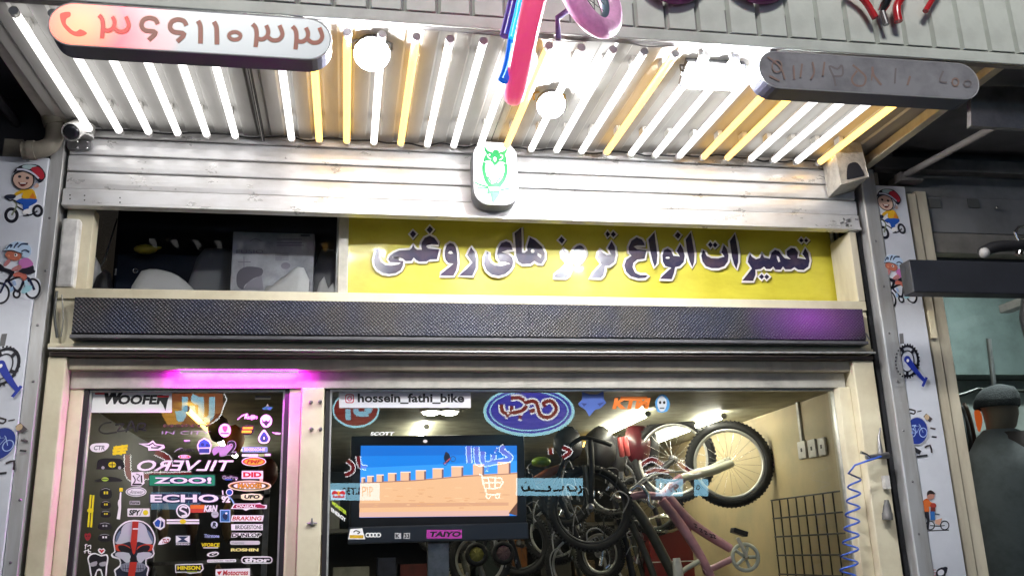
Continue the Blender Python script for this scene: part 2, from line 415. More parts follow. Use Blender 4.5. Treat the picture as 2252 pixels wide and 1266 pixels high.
G(FASC).box(-2.2, 3.8, -1.140, -1.128, 3.404, 3.452).build('drip_trim', can, bevel=0.003)
G(FASC).box(-2.2, 3.8, -1.125, -1.110, 3.565, 4.6).build('fascia_backing', can)
xk = -2.2; first = None
while xk < 3.7:
    g = G(FASC); x0 = xk+0.012; x1 = xk+0.119
    pts = [(x0-0.006, -1.127, 0), (x0+0.002, -1.146, 0), (x1-0.002, -1.146, 0), (x1+0.006, -1.127, 0)]
    if first is None:
        first = g.prism([Vector((a, b, 3.456)) for a, b, c in pts], (0, 0, 1.1)).build('fascia_panel', can); xf = xk
    else:
        o = first.copy(); COL.objects.link(o); o.location = (xk-xf, 0, 0)
    xk += 0.125
roof = G(SHEET).box(-1.35, 2.65, -1.10, 0.2, 3.64, 3.66).build('roof_sheet', can)
# dark box standing in for the shaded gap above the shutter, loose wires
G(DARK).box(-1.25, 2.62, 0.032, 0.2, 3.425, 3.50).build('gap_shade_box', can)
def wire(pts, r, m, name='wire', **k):
    return G(m).tube(catmull([tuple(p) for p in pts], False, 5), r, 6).build(name, **k)
pts = []; x = -1.15
while x < 2.45:
    pts.append((x, -0.035+rnd.uniform(-.015, .012), 3.447+rnd.uniform(-.012, .010))); x += rnd.uniform(0.05, 0.12)
wire(pts, 0.005, BLACKP, 'cable', label='loose black cable looping along the back edge of the canopy', cat='cable')
pts = [(x_, -1.085+rnd.uniform(-.01, .01), 3.415+rnd.uniform(-.012, .006)) for x_ in [0.20+0.115*i for i in range(13)]]
wire(pts, 0.003, mat('grey_wire', (0.4, 0.4, 0.42), 0.5), 'cable', label='thin grey cable strung along the front of the tube lights', cat='cable')

# ------------------------------------------------------------------ tube lights
def make_tube(lm, nm, label, grp):
    t = thing(nm, label, 'tube light', (0, -0.56, 3.43), grp)
    dz = lambda y: zc(y)-0.036
    G(lm).tube([(0, -0.085, dz(-0.085)), (0, -1.045, dz(-1.045))], 0.0155, 12).build('glass_tube', t)
    for y0, y1 in ((-0.06, -0.084), (-1.046, -1.07)):
        G(WHITEP).tube([(0, y0, dz(y0)), (0, y1, dz(y1))], 0.0165, 12).build('end_cap', t)
    G(WHITEP).box(-0.011, 0.011, -0.95, -0.90, zc(-0.9)-0.022, zc(-0.9)+0.012).build('clip', t)
    G(WHITEP).box(-0.011, 0.011, -0.30, -0.25, zc(-0.3)-0.022, zc(-0.3)+0.012).build('clip', t)
    return t
tw = make_tube(LAMPW, 'tube_light', 'white glowing tube light fixed lengthwise under the ribbed canopy', 'white tube lights under the canopy')
ta = make_tube(LAMPA, 'tube_light', 'amber glowing tube light fixed lengthwise under the ribbed canopy', 'amber tube lights under the canopy')
amber = {8, 9, 11, 15, 19, 23, 24, 28}
used = set(); ntube = 0
ORDN = 'first second third fourth fifth sixth seventh eighth ninth tenth eleventh twelfth thirteenth fourteenth fifteenth sixteenth seventeenth eighteenth nineteenth twentieth twenty-first twenty-second twenty-third twenty-fourth twenty-fifth twenty-sixth twenty-seventh twenty-eighth'.split()
for k in range(29):
    if k in (6,): continue
    x = -1.15+0.1254*k
    pt = ta if k in amber else tw
    if pt not in used: used.add(pt); pt.location.x = x; c = pt
    else: c = copy_tree(pt, (x-pt.location.x, 0, 0))
    c['label'] = '%s glowing tube light under the canopy, %s from the drain pipe corner' % ('amber' if k in amber else 'white', ORDN[ntube]); ntube += 1

# ------------------------------------------------------------------ floodlights
def flood(p, label, rad=0.05, yellow=False):
    p = Vector(p); t = thing('floodlight', label, 'floodlight', p, 'floodlights under the canopy')
    ax = Vector((0, -0.55, -0.8)).normalized()
    G(LAMPF).lathe(p, ax, [(0, rad), (0.015, rad*0.98), (0.03, rad*0.8), (0.04, rad*0.4), (0.042, 0.005)], 20).build('lens', t)
    G(BLACKP if not yellow else STEEL).lathe(p, -ax, [(0.001, rad*1.12), (0.03, rad*1.1), (0.05, rad*0.6), (0.06, rad*0.5)], 16).build('housing', t)
    bm = mat('brass_bracket', (0.45, 0.28, 0.09), 0.35, metal=0.7) if yellow else STEEL
    q = p-ax*0.04
    g = G(bm).tube([q+Vector((-rad*1.2, 0, 0)), q+Vector((-rad*1.2, 0, 0.03)), Vector((q.x-rad*0.8, q.y, zc(q.y)+0.0))], 0.006, 6)
    g.tube([q+Vector((rad*1.2, 0, 0)), q+Vector((rad*1.2, 0, 0.03)), Vector((q.x+rad*0.8, q.y, zc(q.y)+0.0))], 0.006, 6)
    g.build('bracket', t)
    return t
flood(UZ(818, 120, 3.36), 'round white floodlight glaring beside the amber tubes and the phone sign', 0.062)
flood(UZ(1212, 232, 3.37), 'white floodlight on a brass bracket above the owl sign', 0.056, True)
p = UZ(1568, 168, 3.37); t = thing('floodlight', 'wide rectangular white floodlight beside the unlit phone sign', 'floodlight', p, 'floodlights under the canopy')
ax = Vector((0, -0.5, -0.85)).normalized(); ay = Vector((0, 0.85, -0.5)).normalized(); ex = Vector((1, 0, 0))
G(LAMPF).obox(p+ax*0.012, ex, ay, ax, 0.115, 0.05, 0.010).build('lens', t, bevel=0.006)
G(BLACKP).obox(p-ax*0.016, ex, ay, ax, 0.125, 0.06, 0.016).build('housing', t, bevel=0.006)
G(STEEL).tube([p+Vector((-0.13, 0, 0)), p+Vector((-0.13, 0.02, 0.05)), p+Vector((0.13, 0.02, 0.05)), p+Vector((0.13, 0, 0))], 0.006, 6).build('bracket', t)
for px, py, lb in ((1543, 124, 'small white bulb with a wire tail nearest the amber tube'), (1612, 130, 'small white bulb with a wire tail nearest the unlit phone sign')):
    p = UZ(px, py, 3.39); t = thing('lamp_bulb', lb, 'bulb', p, 'small bulbs at the canopy front')
    G(glow('bulb', (0.97, 0.98, 1), 12)).lathe(p, (0.2, 0.2, -1), [(0, 0.012), (0.02, 0.022), (0.04, 0.020), (0.055, 0.006)], 12).build('globe', t)
    G(WHITEP).lathe(p, (-0.2, -0.2, 1), [(0.0, 0.011), (0.03, 0.011)], 10).build('socket', t)
    G(BLACKP).tube([p+Vector((0, -0.005, 0.03)), p+Vector((0.03, -0.03, 0.03)), p+Vector((0.05, -0.05, 0.02))], 0.003, 5).build('wire', t)

# ------------------------------------------------------------------ light-box signs
def capsule(x0, x1, z0, z1, n=14):
    r = (z1-z0)/2; zc_ = (z0+z1)/2; pts = []
    for k in range(n+1):
        a = R(-90+180*k/n); pts.append((x1-r+r*math.cos(a), zc_+r*math.sin(a)))
    for k in range(n+1):
        a = R(90+180*k/n); pts.append((x0+r+r*math.cos(a), zc_+r*math.sin(a)))
    return pts
def lit_face(name, base, redx, es):
    m = bpy.data.materials.new(name); m.use_nodes = True; t = m.node_tree; b = t.nodes['Principled BSDF']; L = t.links
    b.inputs['Base Color'].default_value = (*base, 1); b.inputs['Roughness'].default_value = 0.25
    tc = t.nodes.new('ShaderNodeTexCoord'); sp = t.nodes.new('ShaderNodeSeparateXYZ'); L.new(tc.outputs['Object'], sp.inputs[0])
    # lamp at one end of the box: its glow falls off along the face
    vd = t.nodes.new('ShaderNodeVectorMath'); vd.operation = 'DISTANCE'; vd.inputs[1].default_value = redx; L.new(tc.outputs['Object'], vd.inputs[0])
    rp = t.nodes.new('ShaderNodeValToRGB'); L.new(vd.outputs['Value'], rp.inputs[0])
    e = rp.color_ramp.elements; e[0].position = 0.0; e[0].color = (0.80, 0.22, 0.05, 1); e[1].position = 0.33; e[1].color = (0.145, 0.16, 0.172, 1)  # pale far end: added emission standing in for outside light on the face
    n = e.new(0.085); n.color = (0.80, 0.10, 0.03, 1); n = e.new(0.15); n.color = (0.75, 0.01, 0.04, 1); n = e.new(0.22); n.color = (0.42, 0.10, 0.12, 1)
    L.new(rp.outputs[0], b.inputs['Emission Color']); b.inputs['Emission Strength'].default_value = es
    return m
def lightbox(name, label, x0, x1, z0, z1, yf, yb, facem, sidem=NAVY):
    t = thing(name, label, 'sign', ((x0+x1)/2, (yf+yb)/2, z0))
    c = capsule(x0, x1, z0, z1)
    G(sidem).prism([Vector((x, yf+0.002, z)) for x, z in c], (0, yb-yf, 0)).build('case', t)
    c2 = capsule(x0+0.004, x1-0.004, z0+0.004, z1-0.004)
    fc = G(facem).prism([Vector((x, yf-0.003, z)) for x, z in c2], (0, 0.0045, 0)).build('face', t)
    rim = [Vector((x, yf-0.001, z)) for x, z in capsule(x0+0.001, x1-0.001, z0+0.001, z1-0.001)]
    G(mat('sign_rim', (0.5, 0.5, 0.52), 0.4)).tube(rim, 0.003, 6, closed=True).build('rim', t)
    for f in (0.12, 0.88):
        x = x0+(x1-x0)*f
        G(STEEL).box(x-0.015, x+0.015, yb-0.012, yb-0.006, z1-0.01, 3.43).build('bracket', t)
    return t, fc
sA = lightbox('phone_sign', 'capsule light box with orange phone digits and a red glowing end', -0.990, -0.075, 3.197, 3.357, -1.20, -1.118,
              lit_face('sign_face_lit', (0.13, 0.145, 0.155), (-0.36, 0.0, 0.08), 1.5))
T1 = (0, 0, 0.3396)
OR = mat('sign_orange', hexc('B0492A'), 0.4); OW = mat('sign_digit_halo', hexc('C09A7C'), 0.4)
RD = mat('sign_handset_red', hexc('E8402A'), 0.4, emit=(0.8, 0.06, 0.03), es=0.35)
d = D(T1, -1.2034)
def three(dx, dy, m=OR):
    for c, wx in ((OW, 8), (m, 0)):
        ly = 1 if c is OW else 4
        d.stroke([(640+dx, 100+dy), (662+dx, 128+dy), (667+dx, 180+dy), (660+dx, 250+dy)], 24+wx, c, lay=ly)
        d.stroke([(665+dx, 190+dy), (700+dx, 200+dy), (733+dx, 180+dy), (742+dx, 145+dy), (728+dx, 108+dy)], 23+wx, c, lay=ly+1)
        d.stroke([(735+dx, 180+dy), (770+dx, 205+dy), (812+dx, 200+dy), (834+dx, 165+dy), (815+dx, 108+dy)], 23+wx, c, lay=ly+2)
three(0, 0, mat('sign_red_digit', hexc('E8362C'), 0.4, emit=(0.8, 0.03, 0.03), es=0.25)); three(995, 57); three(1253, 72)
for dx, dy in ((0, 0), (185, 10)):
    for c, wx in ((OW, 8), (OR, 0)):
        d.stroke([(1022+dx, 158+dy), (1005+dx, 128+dy), (965+dx, 118+dy), (928+dx, 132+dy), (916+dx, 168+dy), (940+dx, 198+dy), (1008+dx, 212+dy), (962+dx, 262+dy)], 25+wx, c, lay=1 if c is OW else 4)
for c, wx in ((OW, 8), (OR, 0)):
    ly = 1 if c is OW else 4
    d.stroke([(1282, 136), (1297, 170), (1299, 220), (1298, 284)], 26+wx, c, lay=ly)
    d.stroke([(1385, 142), (1401, 176), (1404, 226), (1405, 290)], 26+wx, c, lay=ly)
    d.stroke([(1520+38*math.cos(2*math.pi*k/16), 234+25*math.sin(2*math.pi*k/16)) for k in range(16)], 21+wx, c, smooth=0, closed=True, lay=ly)
k_ = 0.1777/0.3396
d.poly([(x*k_, y*k_) for x, y in ((740, 190), (770, 160), (830, 148), (872, 160), (870, 205), (825, 235), (815, 290), (850, 335), (900, 380), (945, 392), (995, 365), (1075, 408), (1045, 440), (970, 455), (895, 435), (825, 380), (765, 300))], RD, 4)
d.build('lettering', sA[0])
sB = lightbox('phone_sign', 'unlit hazy grey capsule light box with faded digits', 1.505, 2.425, 3.195, 3.350, -1.20, -1.110,
              mat('sign_face_grey', (0.36, 0.36, 0.39), 0.3, noise=0.3, nscale=9))
d = D((1812, 0, 0.1975), -1.2034); FO = mat('faded_orange', (0.34, 0.24, 0.21), 0.5); FG = mat('faded_grey', (0.25, 0.22, 0.23), 0.5)
d.stroke([(130, 960), (110, 860), (60, 740), (150, 770), (200, 730), (205, 840), (110, 850)], 22, FG)
d.stroke([(320, 725), (400, 790), (465, 860), (440, 950), (350, 950), (310, 880), (370, 790)], 22, FO)
d.stroke([(540, 745), (550, 830), (600, 900), (640, 950)], 26, FO); d.stroke([(545, 745), (530, 900)], 16, FO)
d.stroke([(800, 760), (790, 930)], 20, FG); d.stroke([(960, 850), (930, 950)], 24, FO)
d.stroke([(1330, 790), (1290, 900), (1370, 920)], 20, FG)
d.stroke([(1465+36*math.cos(k*0.45), 915+42*math.sin(k*0.45)) for k in range(14)], 20, FO, smooth=0, closed=True)
d.stroke([(1600+40*math.cos(k*0.45), 930+36*math.sin(k*0.45)) for k in range(14)], 16, FG, smooth=0, closed=True)
k_ = 0.3792/0.1975; ox = (1400-1812)/0.1975
for pts in ([(760, 330), (800, 360), (840, 400), (860, 460)], [(770, 440), (830, 470)], [(910, 380), (915, 460)], [(960, 370), (950, 450)], [(1020, 360), (1030, 420), (1010, 460)], [(1090, 360), (1080, 440)]):
    d.stroke([(ox+x*k_, y*k_) for x, y in pts], 20, FO)
d.stroke([(ox+(815+28*math.cos(k*0.45))*k_, (385+35*math.sin(k*0.45))*k_) for k in range(14)], 14, FO, smooth=0, closed=True)
d.build('lettering', sB[0])

# ------------------------------------------------------------------ owl sign
OT = (1020, 300, 0.1421); OY = -0.105
def rrect(x0, x1, z0, z1, r, n=8):
    pts = []
    for cx, cz, a0 in ((x1-r, z0+r, -90), (x1-r, z1-r, 0), (x0+r, z1-r, 90), (x0+r, z0+r, 180)):
        for k in range(n+1): a = R(a0+90*k/n); pts.append((cx+r*math.cos(a), cz+r*math.sin(a)))
    return pts
ow = thing('owl_sign', 'white rounded sign box with a green owl on a branch over the shutter', 'sign', (0.672, -0.06, 3.12))
G(mat('owl_case', (0.10, 0.11, 0.13), 0.4)).prism([Vector((x, OY, z)) for x, z in rrect(0.566, 0.782, 3.118, 3.440, 0.075)], (0, 0.085, 0)).build('case', ow)
G(mat('owl_face', (0.85, 0.86, 0.86), 0.25, emit=(1, 1, 0.98), es=0.75)).prism([Vector((x, OY-0.004, z)) for x, z in rrect(0.570, 0.778, 3.122, 3.436, 0.072)], (0, 0.0035, 0)).build('face', ow)  # face emission added, stands in for tube light falling on it
G(STEEL).box(0.65, 0.69, -0.03, -0.012, 3.30, 3.34).build('bracket', ow)
GR = mat('owl_green', hexc('108A4C'), 0.4, emit=hexc('108A4C'), es=0.25); OWH = mat('owl_white', (0.85, 0.86, 0.86), 0.3, emit=(1, 1, 1), es=0.7)  # green and white print emit as well, to match the face
d = D(OT, OY-0.0045)
d.poly([(318, 130), (345, 185), (380, 225), (430, 235), (480, 205), (530, 215), (560, 240), (610, 230), (645, 205), (668, 170), (668, 230), (640, 280), (660, 330), (660, 420), (600, 395), (545, 395), (478, 460), (430, 390), (370, 375), (310, 395), (300, 380), (320, 310), (350, 265), (318, 220)], GR, 2)
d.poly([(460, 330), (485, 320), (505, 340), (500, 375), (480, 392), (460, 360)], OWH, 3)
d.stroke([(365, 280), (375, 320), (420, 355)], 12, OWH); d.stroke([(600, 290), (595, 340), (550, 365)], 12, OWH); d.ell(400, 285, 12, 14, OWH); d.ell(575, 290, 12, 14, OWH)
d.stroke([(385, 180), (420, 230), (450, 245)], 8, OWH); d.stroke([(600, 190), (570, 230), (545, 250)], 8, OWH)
d.stroke([(325, 400), (308, 460), (312, 540), (335, 630), (370, 710), (420, 770)], (50, 64), GR); d.stroke([(640, 420), (655, 500), (645, 580), (615, 660), (570, 730), (530, 775)], (50, 64), GR)
for pts in ([(370, 620), (400, 670), (430, 720)], [(570, 640), (530, 680), (500, 720)], [(600, 660), (560, 710), (480, 760)]): d.stroke(pts, 22, GR)
d.poly([(410, 740), (480, 720), (560, 720), (530, 780), (470, 790), (400, 775)], GR, 2)
d.stroke([(170, 708), (230, 740), (300, 762), (380, 780)], 26, GR); d.stroke([(205, 800), (290, 800), (380, 800)], 24, GR); d.stroke([(540, 810), (600, 825), (660, 812), (730, 820)], 26, GR)
d.poly([(380, 800), (360, 880), (375, 900), (410, 880), (430, 990), (452, 1030), (490, 990), (550, 900), (555, 840), (470, 840)], GR, 2)
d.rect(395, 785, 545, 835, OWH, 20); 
d.build('owl_print', ow)

# ------------------------------------------------------------------ yellow banner
BY = 0.225
YEL = mat('banner_yellow', hexc('DCD248'), 0.42, noise=0.18, nscale=4, dirt=hexc('CCC03A'), bump=0.35, bscale=5, coat=0.35, stretch=(1, 1, 2))
bt = thing('banner', 'yellow vinyl banner with dark outlined lettering across the upper window', 'banner', (1.2, BY, 2.70))
a, b, c_, e_ = U(762, 470, BY), U(1838, 498, BY), U(1846, 672, BY), U(762, 650, BY)
n = 40; vs = []; fs = []
for i in range(n+1):
    t = i/n; x = a.x+(c_.x-a.x)*t
    for j in range(7):
        s = j/6; z = 2.690+(3.16-2.690)*s
        if j == 0: z += 0.012*abs(math.sin(t*9.0))*(1 if t < 0.75 else 0.3)
        vs.append((x, BY+0.004*math.sin(t*23+s*3)*(1-s*0.5)+0.003*math.sin(t*51+s), z))
for i in range(n):
    for j in range(6): fs.append((i*7+j, (i+1)*7+j, (i+1)*7+j+1, i*7+j+1))
sheet = G(YEL).add(vs, fs, True).build('sheet', bt)
G(WHITEP).box(a.x-0.045, a.x-0.002, BY-0.002, BY+0.02, 2.700, 3.16).build('white_margin', bt)
G(WHITEP).box(c_.x+0.003, c_.x+0.018, BY-0.004, BY+0.02, 2.694, 3.16).build('white_margin', bt)
INKP = mat('banner_ink', hexc('33304C'), 0.25, noise=0.4, nscale=14, dirt=hexc('5A4858'), coat=0.5)
INKW = mat('banner_outline', hexc('EDE9E6'), 0.4); INKS = mat('banner_shadow_print', hexc('7A7434'), 0.5)
words = {
 'ruqani': ((800, 480, 0.1264), [
  ([(1865, 500), (1930, 590), (1952, 700), (1950, 860), (1890, 998), (1655, 992), (1790, 880), (1890, 770), (1800, 640), (1840, 560)], 0, []),
  ([(1500, 428), (1560, 445), (1600, 500), (1625, 620), (1632, 780), (1610, 900), (1560, 998), (1325, 992), (1350, 960), (1560, 790), (1470, 775), (1425, 720), (1408, 650), (1412, 560), (1440, 470)], 0, [[(1460, 605), (1490, 570), (1530, 570), (1555, 610), (1510, 622)]]),
  ([(1150, 300), (1230, 340), (1290, 425), (1297, 458), (1180, 450), (1100, 470), (1080, 490), (1120, 525), (1220, 535), (1312, 540), (1275, 712), (1150, 715), (1000, 722), (1000, 560), (1012, 540), (1000, 490), (1010, 420), (1060, 340)], 0, []),
  ([(1010, 546), (930, 546), (890, 520), (860, 460), (830, 520), (800, 550), (620, 560), (520, 600), (450, 655), (425, 715), (460, 762), (640, 772), (600, 705), (520, 692), (490, 676), (600, 668), (680, 700), (730, 745), (830, 742), (870, 680), (910, 725), (960, 752), (1090, 750), (1150, 716), (1010, 700)], 0, []),
  ([(245, 558), (268, 590), (265, 680), (300, 760), (370, 810), (480, 822), (600, 803), (642, 775), (612, 735), (690, 742), (680, 820), (640, 900), (560, 950), (440, 968), (330, 950), (240, 895), (190, 820), (175, 720), (200, 610)], 0, []),
  ([(855, 213), (912, 272), (855, 342), (803, 275)], 0, []), ([(1150, 133), (1207, 195), (1150, 267), (1093, 200)], 0, [])]),
 'haye': ((1040, 480, 0.1264), [
  ([(842, 160), (855, 598), (900, 602), (952, 560), (940, 500), (990, 328), (1080, 380), (1200, 490), (1250, 600), (1252, 700), (1195, 792), (1130, 782), (1070, 740), (1000, 792), (860, 797), (790, 755), (755, 660), (725, 260)], 0, [[(1040+36*math.cos(k), 570+36*math.sin(k)) for k in (0, 1.05, 2.1, 3.15, 4.2, 5.25)], [(1125, 600), (1192, 640), (1180, 690), (1125, 650)]]),
  ([(580, 400), (645, 425), (675, 480), (692, 550), (600, 552), (497, 588), (620, 625), (685, 680), (702, 760), (690, 830), (640, 905), (560, 970), (450, 1000), (330, 980), (240, 910), (195, 800), (200, 680), (245, 578), (275, 600), (270, 690), (310, 770), (380, 815), (500, 827), (648, 788), (560, 752), (470, 750), (430, 700), (422, 620), (440, 520), (500, 430)], 0, []),
  ([(1540, 318), (1597, 376), (1550, 442), (1487, 380)], 0, []),
  ([(1860, 468), (1930, 510), (1962, 600), (1930, 690), (1840, 795), (1760, 765), (1715, 640), (1770, 515)], 2, []),
  ([(1570, 528), (1640, 600), (1700, 640), (1760, 765), (1690, 800), (1705, 900), (1660, 1000), (1620, 1032), (1395, 1026), (1420, 990), (1560, 880), (1640, 780), (1550, 680), (1540, 590)], 0, [])]),
 'anva': ((1280, 480, 0.1264), [
  ([(440, 223), (490, 278), (440, 327), (412, 270)], 0, []), ([(542, 228), (592, 280), (545, 327), (500, 280)], 0, []),
  ([(515, 398), (570, 500), (587, 640), (560, 760), (480, 822), (400, 832), (392, 900), (370, 990), (330, 1033), (125, 1030), (200, 960), (340, 800), (268, 680), (280, 600), (310, 548), (370, 600), (430, 642), (512, 632), (448, 520)], 0, []),
  ([(950, 330), (1040, 368), (1075, 420), (1092, 472), (960, 470), (898, 490), (960, 540), (1122, 558), (1090, 702), (960, 720), (895, 775), (880, 850), (925, 945), (1010, 985), (1110, 985), (1147, 1000), (1100, 1036), (980, 1046), (850, 1010), (765, 925), (735, 820), (770, 720), (862, 650), (815, 600), (812, 500), (860, 390)], 0, []),
  ([(1262, 238), (1280, 420), (1312, 640), (1300, 780), (1265, 852), (1225, 740), (1185, 560), (1153, 370)], 0, []),
  ([(1710, 448), (1760, 540), (1787, 650), (1770, 760), (1700, 832), (1620, 852), (1600, 950), (1560, 1058), (1355, 1052), (1400, 1000), (1552, 860), (1450, 832), (1405, 750), (1398, 640), (1430, 550), (1490, 523), (1550, 560), (1590, 650), (1702, 662), (1648, 570)], 0, [[(1490+40*math.cos(k), 685+19*math.sin(k)) for k in (0, 1.05, 2.1, 3.15, 4.2, 5.25)]]),
  ([(1665, 238), (1717, 290), (1670, 357), (1613, 300)], 0, []),
  ([(1892, 243), (1920, 400), (1957, 620), (1950, 760), (1920, 852), (1870, 740), (1830, 580), (1803, 370)], 0, [])]),
 'tamirat': ((1540, 480, 0.1264), [
  ([(410, 458), (460, 530), (492, 640), (480, 750), (420, 832), (320, 867), (200, 867), (100, 832), (40, 750), (18, 650), (50, 548), (80, 580), (110, 650), (190, 692), (310, 697), (422, 665), (368, 590)], 0, []),
  ([(175, 408), (217, 460), (180, 512), (133, 460)], 0, []), ([(257, 413), (302, 465), (257, 512), (217, 462)], 0, []),
  ([(602, 272), (630, 420), (662, 620), (660, 760), (630, 882), (590, 800), (550, 660), (513, 400)], 0, []),
  ([(1825, 518), (1880, 610), (1902, 740), (1880, 840), (1800, 897), (1700, 892), (1640, 850), (1580, 887), (1480, 887), (1440, 840), (1400, 892), (1310, 892), (1270, 840), (1220, 882), (1150, 882), (1110, 840), (1050, 882), (960, 892), (960, 980), (920, 1087), (725, 1082), (760, 1050), (900, 870), (828, 760), (840, 680), (865, 618), (900, 670), (970, 712), (1040, 690), (1075, 608), (1110, 680), (1210, 702), (1240, 600), (1300, 548), (1370, 570), (1420, 640), (1470, 692), (1572, 712), (1510, 650), (1505, 570), (1580, 513), (1650, 520), (1702, 590), (1690, 690), (1842, 712), (1778, 620)], 0, [[(1330, 650), (1370, 670), (1392, 750), (1360, 762), (1335, 700)]]),
  ([(1755, 343), (1800, 385), (1760, 422), (1718, 385)], 0, []), ([(1840, 348), (1882, 385), (1845, 422), (1808, 385)], 0, []),
  ([(1070, 968), (1112, 1015), (1070, 1062), (1023, 1015)], 0, []), ([(1157, 973), (1202, 1015), (1155, 1062), (1113, 1015)], 0, [])])}
for nm, (T, polys) in words.items():
    d = D(T, BY-0.009)
    for li, (pts, sm, holes) in enumerate(polys):
        pp = catmull(pts, True, sm) if sm else pts
        # drop shadow, white edge, dark letter: three printed layers
        j = li*0.11
        d.stroke([(x+14, y+16) for x, y in pp], 70, INKS, smooth=0, closed=True, lay=j)
        d.stroke(pp, 74, INKW, smooth=0, closed=True, lay=2+j)
    for li, (pts, sm, holes) in enumerate(polys):
        d.poly(pts, INKP, sm, holes, lay=4+li*0.11)
        for h in holes: d.poly(h, INKW, lay=3.6)
    d.build('lettering', bt, kind=None)

# ------------------------------------------------------------------ LED display board
def led_mat(name, purple):
    m = bpy.data.materials.new(name); m.use_nodes = True; t = m.node_tree; b = t.nodes['Principled BSDF']; L = t.links
    tc = t.nodes.new('ShaderNodeTexCoord'); mp = t.nodes.new('ShaderNodeMapping'); L.new(tc.outputs['Object'], mp.inputs[0]); mp.inputs['Scale'].default_value = (1, 1, 1)
    sp = t.nodes.new('ShaderNodeSeparateXYZ'); L.new(mp.outputs[0], sp.inputs[0])
    def wave(o):
        m1 = t.nodes.new('ShaderNodeMath'); m1.operation = 'MULTIPLY'; m1.inputs[1].default_value = 2*math.pi/0.017; L.new(o, m1.inputs[0])
        m2 = t.nodes.new('ShaderNodeMath'); m2.operation = 'SINE'; L.new(m1.outputs[0], m2.inputs[0]); return m2.outputs[0]
    mn = t.nodes.new('ShaderNodeMath'); mn.operation = 'MULTIPLY'; L.new(wave(sp.outputs[0]), mn.inputs[0]); L.new(wave(sp.outputs[2]), mn.inputs[1])
    n = t.nodes.new('ShaderNodeTexNoise'); n.inputs['Scale'].default_value = 5.0; L.new(tc.outputs['Object'], n.inputs['Vector'])
    rp = t.nodes.new('ShaderNodeValToRGB'); L.new(mn.outputs[0], rp.inputs[0])
    e = rp.color_ramp.elements; e[0].position = 0.2; e[0].color = (0.010, 0.011, 0.018, 1); e[1].position = 0.9; e[1].color = (0.06, 0.06, 0.07, 1)
    mxc = t.nodes.new('ShaderNodeMix'); mxc.data_type = 'RGBA'; mxc.blend_type = 'MULTIPLY'; mxc.inputs[0].default_value = 1.0
    r3 = t.nodes.new('ShaderNodeValToRGB'); L.new(n.outputs['Fac'], r3.inputs[0]); r3.color_ramp.elements[0].position = 0.35; r3.color_ramp.elements[0].color = (0.7, 0.85, 1.4, 1); r3.color_ramp.elements[1].position = 0.65; r3.color_ramp.elements[1].color = (1.6, 1.35, 1.0, 1)
    L.new(rp.outputs[0], mxc.inputs[6]); L.new(r3.outputs[0], mxc.inputs[7]); L.new(mxc.outputs[2], b.inputs['Base Color']); b.inputs['Roughness'].default_value = 0.42
    bp = t.nodes.new('ShaderNodeBump'); bp.inputs['Strength'].default_value = 0.5; bp.inputs['Distance'].default_value = 0.004; L.new(mn.outputs[0], bp.inputs['Height']); L.new(bp.outputs[0], b.inputs['Normal'])
    # what the board displays: a violet patch on one module
    vd = t.nodes.new('ShaderNodeVectorMath'); vd.operation = 'MULTIPLY_ADD'; L.new(tc.outputs['Object'], vd.inputs[0]); vd.inputs[1].default_value = (2.9, 0, 5.5); vd.inputs[2].default_value = purple
    ln = t.nodes.new('ShaderNodeVectorMath'); ln.operation = 'LENGTH'; L.new(vd.outputs[0], ln.inputs[0])
    r2 = t.nodes.new('ShaderNodeValToRGB'); L.new(ln.outputs['Value'], r2.inputs[0]); q = r2.color_ramp.elements
    q[0].position = 0.0; q[0].color = (0.20, 0.035, 0.27, 1); q[1].position = 1.0; q[1].color = (0, 0, 0, 1); z = q.new(0.5); z.color = (0.075, 0.016, 0.105, 1)
    L.new(r2.outputs[0], b.inputs['Emission Color']); b.inputs['Emission Strength'].default_value = 0.65
    return m
lb = thing('led_display', 'long black LED matrix board with a violet glow at one end', 'display', (0.68, -0.03, 2.492))
LEDM = led_mat('led_matrix', (-2.9*1.52, 0, -5.5*0.115))
xa, xb = -1.148, 2.500; xm = U(1163, 715, -0.05).x
G(BLACKP).box(xa, xb, -0.045, 0.011, 2.494, 2.658).build('housing', lb, bevel=0.003)
G(LEDM).box(xa+0.004, xm-0.001, -0.056, -0.0455, 2.502, 2.655).build('module', lb)
G(LEDM).box(xm+0.001, xb-0.004, -0.056, -0.0455, 2.502, 2.655).build('module', lb)
G(mat('board_tray', (0.10, 0.10, 0.11), 0.5, noise=0.3)).box(xa-0.002, xb+0.002, -0.060, 0.011, 2.478, 2.493).build('tray', lb, bevel=0.002)
g = G(STEEL)
p = U(1897, 738, -0.04); g.tube([p, p+Vector((0.02, 0, 0.012)), p+Vector((0.035, 0, -0.02))], 0.004, 6); g.build('bracket', lb)
wire([U(125, 640, -0.01), U(120, 690, -0.025), U(126, 742, -0.02)], 0.006, mat('grey_cable', (0.07, 0.075, 0.07), 0.5), 'cable', label='dark cable hanging beside the LED board next to the silver pillar', cat='cable')
wire([U(136, 648, -0.01), U(139, 700, -0.02), U(134, 740, -0.015)], 0.003, mat('pale_cable', (0.3, 0.3, 0.26), 0.5), 'cable', label='thin pale cable hanging beside the LED board', cat='cable')

